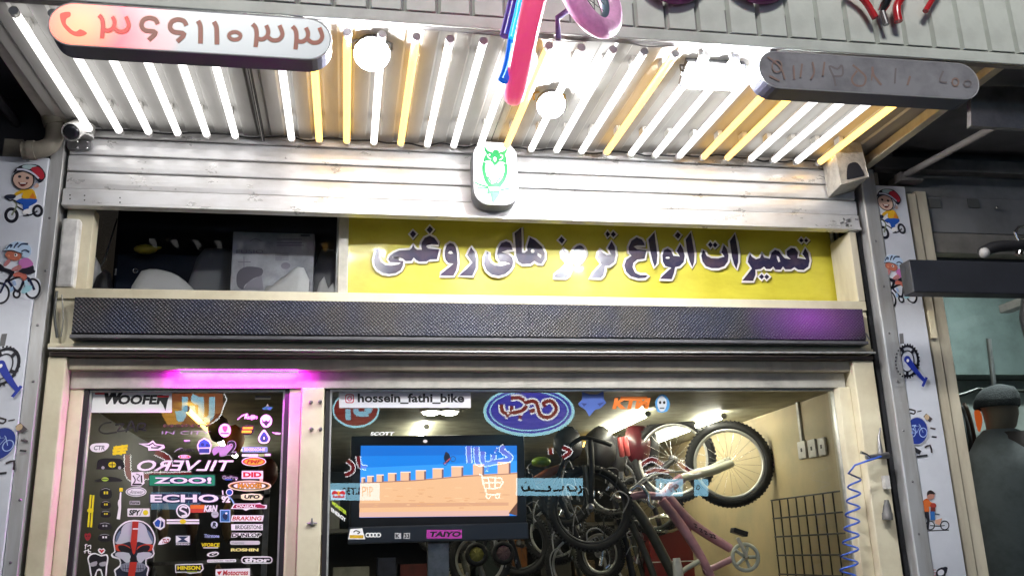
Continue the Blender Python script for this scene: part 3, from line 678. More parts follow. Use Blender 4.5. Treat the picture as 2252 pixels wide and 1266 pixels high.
# ------------------------------------------------------------------ things stored behind the upper window
GLASS3 = glassmat('storage_glass', (0.9, 0.92, 0.93), 1.22)
MZ = thing('upper_window', 'clear glass pane of the storage window beside the yellow banner', 'window', (-0.6, 0.19, 2.70))
G(GLASS3).add([(-1.13, 0.195, 2.70), (-0.05, 0.195, 2.70), (-0.05, 0.195, 3.25), (-1.13, 0.195, 3.25)], [(0, 1, 2, 3)]).build('pane', MZ)
NB = mat('store_wall', (0.020, 0.024, 0.042), 0.6, noise=0.3, nscale=3)
G(NB).box(-1.25, 2.6, 0.95, 1.0, 2.45, 3.6).build('storage_back_wall', kind='structure')
G(mat('store_floor', (0.10, 0.10, 0.10), 0.8, noise=0.3)).box(-1.25, 2.6, 0.16, 1.0, 2.50, 2.58).build('storage_floor', kind='structure')
G(NB).box(-1.25, 2.6, 0.16, 1.0, 3.55, 3.6).build('storage_ceiling', kind='structure')
cb = thing('carton', 'white carton printed with a grey massager standing in the upper window', 'box', U(600, 640, 0.42)-Vector((0, 0, 0.1)))
a, b = U(513, 509, 0.34), U(688, 640, 0.34)
G(mat('carton_white', (0.50, 0.50, 0.53), 0.6, noise=0.15)).box(a.x, b.x, 0.34, 0.46, 2.58, a.z).build('body', cb, bevel=0.003)
d = D((0, 330, 0.3713), 0.339); gi = ink('8A8690'); gd = ink('5E5A64')
d.poly([(1400, 770), (1410, 720), (1460, 690), (1550, 700), (1550, 740), (1500, 760), (1450, 800), (1440, 825), (1410, 810)], gd, 3); d.poly([(1440, 825), (1470, 780), (1550, 740), (1560, 825)], gi)
d.ell(1692, 685, 28, 20, gi); d.text('FUSIO', 1400, 590, 1560, 612, gi, 0.0)
for y0 in (525, 545, 560): d.rect(1640, y0, 1800-(y0 % 4)*10, y0+7, gi)
for y0 in (610, 622, 634, 646): d.rect(1630, y0, 1710, y0+4, gi)
d.rect(1780, 500, 1835, 512, gd); d.stroke([(1480, 540), (1515, 525), (1550, 540)], 4, gi); d.stroke([(1410, 662), (1485, 662)], 5, gi); d.stroke([(1445, 630), (1445, 695)], 5, gi)
d.build('print', cb)
CLOTH = mat('white_cloth', (0.55, 0.55, 0.54), 0.8, bump=0.4, bscale=18)
def sack(px0, py0, px1, py1, y, m, name, label, cat, prof):
    """soft lump whose outline is given as fractions of its height"""
    z0 = 2.58; g = G(m); a = U(px0, py1, y); b = U(px1, py1, y); top = U((px0+px1)/2, py0, y).z
    n = len(prof); vs = []; fs = []; q = 9
    for i, h in enumerate(prof):
        x = a.x+(b.x-a.x)*i/(n-1)
        for k in range(q):
            an = math.pi*k/(q-1); vs.append((x, y-0.07*math.cos(an), z0+(top-z0)*max(h, 0.02)*(math.sin(an)**0.6)))
    for i in range(n-1):
        for k in range(q-1): fs.append((i*q+k, (i+1)*q+k, (i+1)*q+k+1, i*q+k+1))
    g.add(vs, fs, True); return g.build(name, label=label, cat=cat)
sack(292, 592, 455, 640, 0.32, CLOTH, 'cloth_bundle', 'crumpled white cloth bundle lying in the upper window', 'cloth', [0.75, 0.97, 1.0, 1.0, 0.98, 0.95, 0.9, 0.82, 0.72, 0.6, 0.3])
sack(572, 585, 680, 640, 0.30, CLOTH, 'cloth_bundle', 'white cloth folded in front of the printed carton', 'cloth', [0.3, 0.7, 0.72, 0.8, 0.85, 0.95, 1.0, 0.98, 0.8])
sack(692, 608, 742, 640, 0.32, CLOTH, 'paper_wad', 'crumpled white paper wad beside the printed carton', 'paper', [0.6, 0.9, 1.0, 0.8, 0.9, 0.7])
sack(192, 565, 236, 640, 0.34, CLOTH, 'plastic_bag', 'pale plastic bag tied up at the end of the upper window', 'bag', [0.6, 1.0, 0.9, 0.7, 0.5])
sack(200, 592, 252, 640, 0.29, BLACKP, 'saddle', 'black round saddle wrapped in plastic in the upper window', 'saddle', [0.5, 0.9, 1.0, 0.95, 0.5])
sack(412, 545, 512, 640, 0.55, mat('grey_tub', (0.22, 0.22, 0.23), 0.6), 'plastic_tub', 'round grey plastic tub behind the printed carton', 'tub', [0.6, 0.9, 1.0, 1.0, 1.0, 1.0, 0.97])
sack(690, 548, 745, 640, 0.55, mat('grey_tub2', (0.26, 0.25, 0.25), 0.6), 'plastic_tub', 'grey tub with an orange lid beside the banner', 'tub', [0.8, 1.0, 1.0, 1.0, 0.9])
g = G(mat('yellow_bag', (0.55, 0.42, 0.05), 0.5)); p = U(320, 548, 0.5); g.blob(p, 0.055, 0.03, 0.024, jit=0.1); g.tube([p+Vector((0.03, 0, 0)), p+Vector((0.075, 0, 0.012))], [0.018, 0.004], 6)
g.build('yellow_bag', label='small yellow bag on the dark crate in the upper window', cat='bag')
NB2 = mat('crate_navy', (0.022, 0.032, 0.055), 0.45, noise=0.3)
a, b = U(255, 545, 0.6), U(512, 640, 0.6)
cr = thing('storage_crate', 'dark navy storage crate behind the white cloth', 'crate', ((a.x+b.x)/2, 0.7, 2.58))
G(NB2).box(a.x, b.x, 0.62, 0.9, 2.58, a.z-0.02).build('body', cr, bevel=0.01)
for px in (255, 433): p = U(px, 597, 0.61); G(CHROME).box(p.x-0.004, p.x+0.004, 0.605, 0.618, p.z-0.02, p.z+0.015).build('latch', cr)
G(CHROME).ring(U(298, 595, 0.6), (0, 1, 0), 0.012, 0.003, 12, 6).build('ring_pull', cr)
wire([U(258, 480, 0.4), U(238, 545, 0.4), U(225, 580, 0.38), U(205, 600, 0.36)], 0.004, mat('grey_cable'), 'cable', label='dark cable hanging inside the upper window', cat='cable')

# ------------------------------------------------------------------ security cameras, pipe
c1 = thing('security_camera', 'round white security camera with dark lens at the end of the shutter', 'camera', U(160, 290, -0.12))
p = U(157, 290, -0.16)
axd = Vector((-0.10, -0.75, -0.62)).normalized()
q = p-axd*0.12
G(WHITEP).lathe(q, axd, [(0, 0.02), (0.004, 0.036), (0.10, 0.040), (0.125, 0.041), (0.130, 0.038), (0.122, 0.034)], 24).build('shell', c1)
G(mat('lens_dark', (0.02, 0.022, 0.028), 0.15)).lathe(q+axd*0.123, axd, [(0, 0.0335), (0.008, 0.032), (0.011, 0.02)], 20).build('lens', c1)
G(WHITEP).lathe(Vector((q.x, q.y+0.03, 3.40)), (0, 0, 1), [(0, 0.045), (0.03, 0.05), (0.058, 0.05)], 20).build('base', c1)
G(WHITEP).tube([Vector((q.x, q.y+0.03, 3.41)), q+Vector((0, 0, 0.0))], 0.015, 8).build('arm', c1)
a, b = U(148, 305, -0.03), U(200, 330, -0.03)
bp = thing('mounting_plate', 'steel shutter bracket plate with four bolts under the round camera', 'bracket', U(175, 325, -0.02))
G(STEEL).prism([Vector((x, -0.03, z)) for x, z in rrect(a.x, b.x, b.z, a.z, 0.018)], (0, 0.012, 0)).build('plate', bp)
for px, py in ((171, 312), (192, 313), (170, 325), (191, 326)): G(CHROME).lathe(U(px, py, -0.03), (0, -1, 0), [(0, 0.006), (0.005, 0.006), (0.007, 0.003)], 8).build('bolt', bp)
c2 = thing('camera_housing', 'white metal camera housing with a dark opening at the canopy corner', 'camera', U(1880, 380, -0.12))
Wq = mat('tread_plate', (0.62, 0.60, 0.55), 0.35, metal=0.4, noise=0.3, nscale=20, bump=0.6, bscale=55)
cs = [U(1836, 322, -0.24), U(1890, 309, -0.24), U(1910, 389, -0.24), U(1852, 404, -0.24)]
G(Wq).prism(cs, (0.05, 0.22, 0.02)).build('shell', c2, bevel=0.004)
d = D((1720, 260, 0.1975), -0.2415); d.poly([(720, 600), (730, 530), (760, 500), (820, 490), (860, 520), (890, 570), (918, 630), (900, 648), (740, 682), (722, 670)], mat('opening_dark', (0.018, 0.02, 0.028), 0.5), 2); d.build('opening', c2)
a, b = U(1827, 380, -0.05), U(1852, 401, -0.05); G(GASK).box(a.x, b.x, -0.06, -0.02, b.z, a.z).build('side_plate', c2, bevel=0.006)
PIPE = mat('pipe_beige', (0.22, 0.20, 0.16), 0.6, noise=0.4, nscale=9)
dp = thing('drain_pipe', 'beige plastic drain pipe elbow above the silver pillar by the round camera', 'pipe', U(90, 340, 0.0))
P1 = [U(94, 200, -0.10), U(108, 245, -0.09), U(119, 275, -0.08), U(120, 300, -0.075), U(112, 318, -0.07), U(96, 327, -0.07), U(78, 330, -0.07), U(50, 331, -0.07)]
G(PIPE).tube(catmull([tuple(v) for v in P1], False, 4), 0.038, 14).build('elbow', dp)
G(PIPE).tube([U(112, 252, -0.088), U(119, 275, -0.08)], 0.044, 14).build('collar', dp)
G(PIPE).tube([U(78, 330, -0.07), U(62, 331, -0.07)], 0.043, 14).build('collar', dp)
a, b = U(10, 305, -0.02), U(45, 352, -0.02)
G(PIPE).box(a.x, b.x, -0.02, 0.1, b.z, a.z).build('wall_block', dp)
# dark neighbouring shop beyond the drain pipe
nl = thing('neighbour_front', 'unlit dark shop front beyond the drain pipe', 'building', (-2.6, 0.3, 0))
G(mat('dark_blue_wall', (0.035, 0.04, 0.06), 0.7, noise=0.4)).box(-4.5, -1.71, 0.12, 0.4, 0, 4.2).build('wall', nl)
G(mat('dark_awning', (0.03, 0.033, 0.045), 0.7, noise=0.3)).box(-4.5, -1.36, -0.95, 0.1, 3.62, 3.68).build('awning', nl)
G(mat('dark_beam', (0.07, 0.07, 0.08), 0.6)).tube([(-1.55, -0.9, 3.58), (-1.50, 0.1, 3.50)], 0.02, 8).build('awning_arm', nl)
G(mat('dark_wall2', (0.05, 0.05, 0.06), 0.7)).box(-1.71, -1.25, 0.06, 0.32, 3.301, 4.2).build('upper_wall', nl)
G(mat('upper_wall_grey', (0.25, 0.25, 0.25), 0.8, noise=0.3)).box(-1.25, 3.0, 0.25, 0.5, 3.63, 4.6).build('upper_wall', kind='structure')

# ------------------------------------------------------------------ glass door and shop window
GY = 0.12; SY = 0.1185
def glazed(root, L, Rr, zt, stile=None):
    gw, bw = 0.019, 0.008
    def frame(x0, x1, z1, wd, y0, y1, m, nm):
        G(m).box(x0, x0+wd, y0, y1, 0.12, z1-wd-0.0005).build(nm, root); G(m).box(x1-wd, x1, y0, y1, 0.12, z1-wd-0.0005).build(nm, root); G(m).box(x0, x1, y0, y1, z1-wd, z1).build(nm, root)
    frame(L, Rr, zt, gw, 0.088, 0.135, GASK, 'gasket')
    frame(L+gw+0.0005, Rr-gw-0.0005, zt-gw-0.0005, bw, 0.100, 0.130, BEAD, 'glazing_bead')
    G(GLASS).add([(L+gw, GY, 0.12), (Rr-gw, GY, 0.12), (Rr-gw, GY, zt-gw), (L+gw, GY, zt-gw)], [(0, 1, 2, 3)]).build('pane', root)
dr = thing('glass_door', 'glass door covered with brand stickers in a pale frame', 'door', (-0.67, GY, 0))
dl, drx, dt = U(187, 846, 0.09).x, U(637, 850, 0.09).x, U(400, 847, 0.09).z
G(CREAM).box(-1.166, dl-0.001, 0.085, 0.14, 0.02, dt+0.002).build('stile', dr, bevel=0.003)
G(CREAM).box(drx+0.001, -0.199, 0.085, 0.14, 0.02, dt+0.002).build('stile', dr, bevel=0.003)
glazed(dr, dl, drx, dt)
wn = thing('shop_window', 'large glass shop window showing bicycles and a screen', 'window', (1.13, GY, 0))
wl, wr, wt = U(717, 845, 0.09).x, U(1843, 842, 0.09).x, U(1300, 846, 0.09).z
glazed(wn, wl, wr, wt)
# magenta light strip tucked under the lintel over the door
ms = thing('light_strip', 'magenta light strip glowing under the lintel over the sticker door', 'light', U(540, 806, 0.05))
a, b = U(400, 806, 0.055), U(656, 806, 0.055)
G(glow('magenta', (1.0, 0.012, 1.0), 300.0)).box(a.x, b.x, 0.042, 0.052, 2.353, 2.3605).build('diffuser', ms)
G(ALUE).box(a.x-0.004, b.x+0.004, 0.034, 0.038, 2.346, 2.3612).build('channel', ms)

# ------------------------------------------------------------------ stickers on the glass door
A = (0, 780, 0.38380)
W_, K_, RED, YE, BL, GN, ORG_, GRY, LB = (ink(h) for h in ('F0F0F0', '101014', 'C8202C', 'E8D820', '2454B0', '149060', 'E07828', 'A8A8AC', '8CB8E0'))
def stk(label, T=A, y=SY, cat='sticker', group='stickers on the glass door', name='sticker'):
    d = D(T, y); d.meta = (name, label, cat, group); return d
def fin(d):
    n_, l_, c_, g_ = d.meta; return d.build(n_, label=l_, cat=c_, group=g_)
d = stk('long white label with slanted black block capitals and red corner flag'); d.rect(512, 195, 985, 330, W_, 8)
d.poly([(540, 200), (608, 200), (618, 226), (545, 226)], RED); d.otext('W', 578, 205, 690, 280, K_, K_, 0.03, 0.04, 0.25); d.text('OOFER', 672, 228, 950, 283, K_, 0.045, 0.2); d.poly([(905, 235), (970, 232), (960, 262), (948, 320), (928, 270)], K_); d.rect(900, 232, 968, 242, RED); fin(d)
d = stk('black handwritten word scrawled under the white label')
for pts in ([(640, 385), (590, 395), (568, 430), (600, 450), (670, 442)], [(660, 402), (710, 395), (672, 436), (740, 428)], [(722, 442), (752, 378), (775, 438)], [(735, 418), (770, 412)], [(785, 440), (795, 395), (832, 395), (822, 420), (792, 424), (838, 432)]): d.stroke(pts, 9, K_)
fin(d)
d = stk('white cloud shaped sticker with grey letters near the door frame'); d.poly([(515, 530), (530, 510), (570, 505), (615, 505), (625, 520), (605, 545), (570, 557), (530, 552)], W_, 3); d.text('CTR', 535, 518, 600, 545, ink('707078'), 0.03, 0.2); fin(d)
d = stk('yellow hash shaped sticker'); 
for pts in ([(670, 520), (655, 572)], [(705, 515), (690, 572)], [(650, 532), (732, 520)], [(645, 548), (730, 538)], [(645, 566), (722, 556)]): d.stroke(pts, 15, YE, 0)
fin(d)
d = stk('white outlined star with a swept tail'); d.poly([(793, 507), (850, 506), (876, 488), (894, 508), (940, 515), (945, 532), (915, 545), (850, 548), (848, 530)], W_); d.poly([(815, 512), (853, 513), (876, 500), (888, 515), (930, 522), (905, 536), (865, 534), (868, 522)], ink('202428')); d.poly([(858, 518), (876, 508), (884, 520), (912, 526), (875, 528)], W_); fin(d)
d = stk('black van silhouette sticker with a yellow flower'); d.poly([(555, 645), (560, 605), (600, 592), (690, 595), (705, 615), (705, 652), (560, 655)], K_, 2); d.ell(590, 645, 9, 9, GRY); d.ell(685, 645, 9, 9, GRY); d.ell(643, 628, 22, 17, YE); d.stroke([(624, 628), (662, 628)], 5, K_, 0); d.stroke([(643, 612), (643, 644)], 5, K_, 0); fin(d)
d = stk('black low car silhouette sticker with a green flower'); d.poly([(540, 718), (580, 706), (610, 696), (660, 700), (697, 714), (690, 724), (560, 726)], K_, 2); d.ell(602, 711, 20, 12, ink('B0D050')); d.stroke([(585, 711), (618, 711)], 4, K_, 0); fin(d)
for i, (x0, y0, x1, y1, lb_) in enumerate(((570, 755, 642, 822, 'black square emblem sticker with yellow bars'), (576, 832, 636, 878, 'black helmet sticker with yellow visor marks'), (576, 888, 636, 930, 'black helmet sticker with a double yellow mark'), (560, 955, 640, 1000, 'black helmet sticker with a grey mark'), (560, 1020, 638, 1066, 'black helmet sticker with two white eyes'))):
    d = stk(lb_); w_ = x1-x0; h_ = y1-y0
    d.poly([(x0, y1-h_*0.3), (x0+w_*0.12, y0+h_*0.2), (x0+w_*0.5, y0), (x0+w_*0.88, y0+h_*0.2), (x1, y1-h_*0.3), (x0+w_*0.8, y1), (x0+w_*0.2, y1)], K_, 2)
    c = (YE, YE, YE, GRY, W_)[i]; d.rect(x0+w_*0.34, y0+h_*0.38, x0+w_*0.47, y0+h_*0.62, c); d.rect(x0+w_*0.55, y0+h_*0.38, x0+w_*0.68, y0+h_*0.62, c); d.stroke([(x0+w_*0.15, y0+h_*0.25), (x0+w_*0.5, y0+h_*0.12), (x0+w_*0.85, y0+h_*0.25)], 3, GRY); fin(d)
d = stk('pair of upright yellow bars crossed by a yellow ring'); d.stroke([(520, 800), (505, 985)], 11, YE, 0); d.stroke([(536, 802), (522, 986)], 11, YE, 0); d.ell(518, 890, 19, 13, YE); fin(d)
d = stk('small red devil face sticker'); d.poly([(483, 1030), (490, 1018), (502, 1024), (515, 1016), (522, 1032), (515, 1055), (500, 1064), (488, 1052)], ink('902028')); d.ell(496, 1036, 4, 4, K_); d.ell(510, 1036, 4, 4, K_); fin(d)
d = stk('white brushed characters near the door frame')
for pts in ([(485, 1090), (500, 1082)], [(492, 1082), (488, 1110)], [(500, 1095), (520, 1088), (518, 1110)], [(480, 1125), (500, 1118), (522, 1128)], [(490, 1115), (486, 1135)], [(505, 1110), (508, 1134), (522, 1134)]): d.stroke(pts, 5, W_, 2)
fin(d)
d = stk('black tooth shaped sticker with white eyes under a red heart'); d.poly([(500, 1165), (515, 1140), (545, 1132), (580, 1145), (610, 1138), (622, 1160), (615, 1210), (610, 1268), (585, 1268), (575, 1235), (555, 1240), (550, 1268), (520, 1268), (510, 1205)], W_, 2)
d.poly([(508, 1168), (522, 1146), (548, 1140), (580, 1153), (606, 1147), (614, 1165), (606, 1210), (602, 1268), (592, 1268), (580, 1225), (555, 1228), (540, 1268), (528, 1268), (518, 1205)], K_, 2); d.poly([(515, 1192), (555, 1180), (552, 1205), (520, 1210)], GRY, 2); d.poly([(570, 1190), (608, 1182), (605, 1206), (575, 1208)], GRY, 2)
d.poly([(560, 1115), (570, 1105), (582, 1112), (594, 1105), (604, 1116), (598, 1130), (582, 1142), (566, 1130)], W_); d.poly([(568, 1117), (574, 1112), (582, 1119), (590, 1112), (597, 1118), (582, 1134)], RED); fin(d)
# big skull
S7 = (180, 1040, 0.17857)
d = stk('large grey skull sticker split by a red stripe', S7)
d.poly([(640, 572), (760, 590), (850, 660), (905, 770), (905, 850), (880, 920), (898, 985), (860, 1040), (800, 1055), (800, 1130), (830, 1160), (810, 1240), (790, 1330), (460, 1330), (405, 1230), (400, 1180), (465, 1130), (455, 1060), (375, 1035), (360, 990), (400, 960), (385, 860), (390, 770), (440, 670), (530, 595)], W_, 2)
d.poly([(640, 590), (755, 605), (838, 670), (888, 775), (888, 850), (865, 925), (878, 985), (850, 1020), (785, 1040), (785, 1135), (812, 1165), (795, 1240), (775, 1330), (470, 1330), (422, 1230), (420, 1190), (480, 1140), (472, 1045), (395, 1020), (380, 985), (415, 965), (402, 860), (408, 770), (455, 680), (540, 612)], ink('202838'), 2)
SKG = ink('C0C4CC'); SKB = ink('6A7C94')
d.poly([(640, 595), (740, 612), (790, 660), (810, 720), (850, 790), (870, 860), (800, 870), (700, 840), (640, 860), (580, 840), (480, 870), (412, 860), (430, 800), (480, 740), (490, 680), (540, 618)], SKG, 2)
d.poly([(480, 700), (440, 740), (415, 810), (425, 850), (465, 770)], SKB, 2); d.poly([(800, 690), (850, 740), (880, 810), (872, 850), (825, 770)], SKB, 2)
d.poly([(410, 880), (500, 870), (590, 905), (590, 965), (440, 955), (415, 920)], ink('C84028'), 2); d.poly([(690, 905), (780, 870), (875, 880), (865, 930), (840, 955), (690, 965)], ink('C84028'), 2)
d.poly([(450, 890), (520, 885), (605, 930), (590, 968), (500, 968), (455, 935)], K_, 2); d.poly([(685, 930), (760, 885), (835, 890), (830, 935), (790, 968), (695, 968)], K_, 2)
d.poly([(440, 970), (580, 980), (600, 1060), (560, 1110), (500, 1060), (410, 1010)], SKG, 2); d.poly([(690, 980), (830, 970), (860, 1005), (770, 1060), (720, 1110), (680, 1060)], SKG, 2)
d.poly([(590, 1060), (630, 985), (670, 1060), (650, 1085), (610, 1085)], K_, 2)
d.poly([(480, 1120), (640, 1090), (780, 1120), (760, 1200), (640, 1215), (500, 1200)], ink('8A909C'), 2)
for i in range(9):
    x = 505+i*31; d.stroke([(x, 1122), (x+4, 1200)], 6, ink('202838'), 0)
d.stroke([(500, 1165), (640, 1175), (765, 1165)], 6, ink('202838'))
d.poly([(622, 592), (700, 592), (690, 700), (678, 860), (655, 980), (640, 1000), (625, 980), (600, 860), (615, 700)], ink('B83020'), 0); d.poly([(590, 1090), (680, 1090), (640, 1330), (560, 1330)], ink('B83020')); d.rect(625, 675, 698, 690, W_, 6); fin(d)
# right part of the door and remaining stickers
def plate(label, x0, y0, x1, y1, bg_, text, tc_, tx0=None, tx1=None, rad=4, sk=0, bold=0.03, edge=None, tp=0.18, T=A, rise=0):
    d = stk(label, T)
    if edge: d.rect(x0-4, y0-4, x1+4, y1+4, edge, rad+3, sk, rise)
    if bg_: d.rect(x0, y0, x1, y1, bg_, rad, sk, rise)
    if text:
        h = y1-y0; d.text(text, (tx0 or x0+h*0.25), y0+h*tp, (tx1 or x1-h*0.25), y1-h*tp, tc_, bold, sk, False, rise)
    return fin(d)
d = stk('white card sticker with small black figures'); d.poly([(752, 672), (822, 668), (828, 735), (805, 752), (752, 748)], W_); d.stroke([(762, 690), (775, 715), (765, 735)], 6, K_); d.stroke([(810, 688), (812, 730)], 8, K_); d.stroke([(780, 680), (800, 690), (785, 710), (800, 722)], 4, K_); d.rect(758, 736, 812, 745, K_); fin(d)
d = stk('white oval sticker with grey script'); d.ell(780, 783, 60, 28, W_); d.ringe(780, 783, 52, 22, 4, ink('707880')); d.text('Answer', 742, 772, 818, 795, ink('606870'), 0, 0.3); fin(d)
plate('tiny pale rectangular sticker with a dark mark', 742, 834, 803, 857, GRY, 'Force', K_)
d = stk('white rectangular sticker with black letters and a yellow disc'); d.rect(730, 878, 858, 925, W_, 5); d.text('SPY', 738, 886, 800, 918, K_, 0.05, 0.15); d.ell(834, 902, 15, 15, YE); d.stroke([(800, 920), (818, 882)], 5, GRY, 0); fin(d)
d = stk('upright white candle shaped sticker with a yellow flame'); d.rect(684, 760, 704, 782, YE, 3); d.stroke([(692, 785), (688, 840), (686, 880), (678, 940)], (8, 20), W_); d.ell(684, 850, 9, 24, W_); fin(d)
d = stk('slanted white lettering reading backwards across the door'); d.text('TILVERO', 772, 602, 1312, 664, W_, 0.018, 0.45, True); fin(d)
d = stk('green bar sticker with wide white capitals and an exclamation mark'); d.rect(853, 684, 1234, 751, ink('0E3A2C'), 6); d.rect(857, 688, 1230, 747, GN, 4); d.otext('ZOO!', 882, 700, 1212, 736, W_, ink('14284A'), 0.09, 0.035); fin(d)
d = stk('wide white capitals with a navy outline under the green bar'); d.otext('ECHO', 862, 798, 1252, 844, W_, ink('1C2C4C'), 0.13, 0.035); fin(d)
d = stk('round white sticker with a dark curled emblem'); d.ell(1050, 893, 41, 41, W_); d.ell(1050, 893, 33, 33, ink('283038')); d.stroke([(1072, 875), (1045, 868), (1032, 885), (1060, 900), (1068, 915), (1040, 922)], 11, W_); fin(d)
d = stk('orange and red block sticker with white slanted letters'); d.rect(1090, 858, 1180, 880, ORG_); d.rect(1090, 880, 1180, 902, ink('C04030')); d.otext('K&N', 1168, 860, 1240, 898, W_, GRY, 0.05, 0.04, 0.15); fin(d)
d = stk('long white double bar with a yellow centre'); d.rect(955, 940, 1142, 951, W_); d.rect(955, 956, 1142, 967, W_); d.ell(1048, 953, 18, 13, YE); fin(d)
d = stk('blue and white crest sticker beside the skull'); d.poly([(876, 958), (900, 935), (918, 925), (946, 945), (944, 985), (918, 1002), (890, 985)], W_); d.poly([(884, 960), (905, 940), (920, 950), (912, 985), (892, 980)], BL); d.poly([(925, 945), (938, 960), (934, 982), (920, 990)], ink('203060')); fin(d)
d = stk('white swoosh sticker with red letters beside the skull'); d.poly([(905, 1085), (925, 1055), (955, 1040), (978, 1048), (968, 1070), (940, 1082)], W_, 2); d.text('TLD', 925, 1052, 965, 1076, ink('A02028'), 0.04, 0.3); fin(d)
d = stk('grey square sticker with a bold angular letter'); d.rect(1003, 1030, 1092, 1090, ink('30383F'), 5); d.rect(1008, 1035, 1087, 1074, W_); d.poly([(1015, 1038), (1080, 1038), (1055, 1054), (1080, 1071), (1015, 1071), (1040, 1054)], ink('283858')); d.text('EMMO', 1010, 1077, 1086, 1087, W_, 0.03); fin(d)
d = stk('yellow slanted capitals with a small white line below'); d.text('VFORCE', 1152, 1076, 1256, 1098, YE, 0.04, 0.1); d.rect(1165, 1101, 1250, 1106, W_); fin(d)
d = stk('pale blue slanted lettering on the dark glass'); d.text('Thirstone', 1168, 1025, 1256, 1046, ink('A8B8E8'), 0.03, 0.1); fin(d)
d = stk('small white oval ring with a curl'); d.ell(1220, 1140, 35, 14, W_, a0=-0.15); d.ell(1222, 1141, 25, 8, ink('202428'), a0=-0.15); d.stroke([(1235, 1135), (1215, 1140), (1225, 1145)], 4, W_); fin(d)
plate('narrow white bar sticker with tiny grey print', 1187, 1171, 1352, 1188, W_, 'motorex racing', GRY, rise=-0.02)
d = stk('black badge with yellow capitals and a white outline'); d.poly([(1003, 1198), (1160, 1193), (1168, 1225), (1150, 1245), (1090, 1252), (1060, 1244), (1005, 1246)], W_); d.poly([(1009, 1203), (1155, 1199), (1160, 1222), (1146, 1239), (1009, 1240)], K_); d.text('HINSON', 1017, 1206, 1148, 1230, YE, 0.045); d.rect(1070, 1236, 1130, 1244, ink('88A030')); fin(d)
d = stk('white sticker with red slanted letters and a red arrow'); d.rect(1235, 1226, 1433, 1275, W_, 3, 0, -0.03); d.poly([(1243, 1240), (1272, 1236), (1256, 1262)], RED); d.text('Motocross', 1276, 1232, 1420, 1262, RED, 0.03, 0.15, False, -0.02); fin(d)
d = stk('rounded black badge with white lower case letters'); d.rect(1382, 1152, 1562, 1194, W_, 20); d.rect(1389, 1159, 1555, 1187, K_, 13); d.text('thor', 1398, 1160, 1545, 1186, W_, 0.05, 0.15); fin(d)
d = stk('yellow block capitals on the dark glass'); d.text('ROSHIN', 1322, 1106, 1480, 1124, ink('F0EC90'), 0.05, 0.1); fin(d)
plate('blank white pill shaped sticker', 1318, 1063, 1490, 1086, ink('D0D0D0'), 'thermic', GRY, 1325, 1400, 10)
d = stk('black slanted serif capitals with a white outline'); d.otext('DUNLOP', 1328, 1020, 1492, 1042, K_, W_, 0.16, 0.03, 0.15); fin(d)
plate('white bar sticker with narrow black capitals', 1325, 968, 1506, 1003, W_, 'BRIDGESTONE', K_, 1348, 1500, 2, 0, 0.01); 
plate('white slanted sticker with red capitals', 1322, 917, 1505, 953, W_, 'BRAKING', ink('C83830'), None, None, 3, 0.2, 0.02)
d = stk('white jagged sticker with a crimson outline and white slanted capitals'); d.poly([(1322, 880), (1340, 850), (1465, 850), (1490, 846), (1500, 856), (1530, 858), (1528, 880), (1430, 882), (1408, 892), (1390, 882)], W_); d.poly([(1332, 876), (1346, 855), (1490, 854), (1522, 866), (1515, 876)], ink('A02850')); d.text('ONEAL', 1350, 858, 1470, 874, W_, 0.03, 0.3); fin(d)
d = stk('pale yellow sticker with black rounded letters'); d.poly([(1380, 812), (1392, 796), (1490, 795), (1500, 828), (1395, 828)], ink('F4F0C0'), 2); d.text('UFO', 1398, 800, 1486, 822, K_, 0.05, 0.2); fin(d)
d = stk('cream ringed oval sticker with orange capitals'); d.ell(1430, 749, 125, 31, ink('F4E8C8')); d.ell(1430, 749, 117, 25, ink('C09038')); d.ell(1430, 749, 108, 21, ink('3A2A18')); d.ell(1430, 749, 92, 19, ink('F4F0E8')); d.otext('MAXXIS', 1362, 734, 1500, 763, ink('E0A030'), ink('604018'), 0.06, 0.04); fin(d)
d = stk('white sticker with red slab capitals'); d.rect(1385, 663, 1507, 708, W_, 2); d.text('DID', 1393, 670, 1499, 700, RED, 0.055); d.rect(1488, 708, 1506, 724, ink('F8C8B0')); fin(d)
d = stk('red and yellow oval sticker with dark slanted letters'); d.ell(1455, 610, 71, 27, W_); d.ell(1455, 610, 65, 23, ink('D04828')); d.ell(1455, 610, 54, 17, ink('F0C030')); d.text('FMF', 1412, 600, 1492, 621, ink('A03018'), 0.05, 0.4); fin(d)
d = stk('thin white and green strip sticker'); d.rect(1386, 567, 1478, 582, W_); d.rect(1480, 567, 1515, 580, ink('90C060')); d.rect(1518, 565, 1550, 578, W_); fin(d)
d = stk('blue framed bar sticker with white print'); d.rect(1386, 527, 1532, 556, LB, 3); d.rect(1391, 531, 1527, 552, ink('5888C8')); d.text('SIXSIXONE', 1398, 533, 1520, 550, W_, 0.03); fin(d)
d = stk('blue drop shaped sticker with a white outline'); d.poly([(1513, 426), (1535, 452), (1548, 478), (1535, 502), (1513, 508), (1490, 502), (1479, 478), (1492, 450)], W_, 3); d.poly([(1513, 440), (1530, 460), (1538, 480), (1528, 497), (1513, 500), (1498, 496), (1489, 480), (1498, 458)], ink('2C508C'), 3); d.ell(1513, 478, 12, 17, ink('203050')); d.ell(1513, 476, 5, 9, W_); fin(d)
d = stk('round white sticker with a black eagle'); d.ell(1525, 378, 34, 37, W_); d.poly([(1498, 365), (1512, 382), (1525, 374), (1538, 382), (1553, 360), (1545, 388), (1535, 395), (1530, 405), (1520, 405), (1514, 394), (1504, 388)], ink('282C30')); fin(d)
d = stk('white swoosh sticker with script lettering'); d.stroke([(1360, 372), (1385, 350), (1420, 338)], (4, 9), W_); d.text('Ruijin', 1398, 342, 1470, 374, W_, 0.04, 0.2); fin(d)
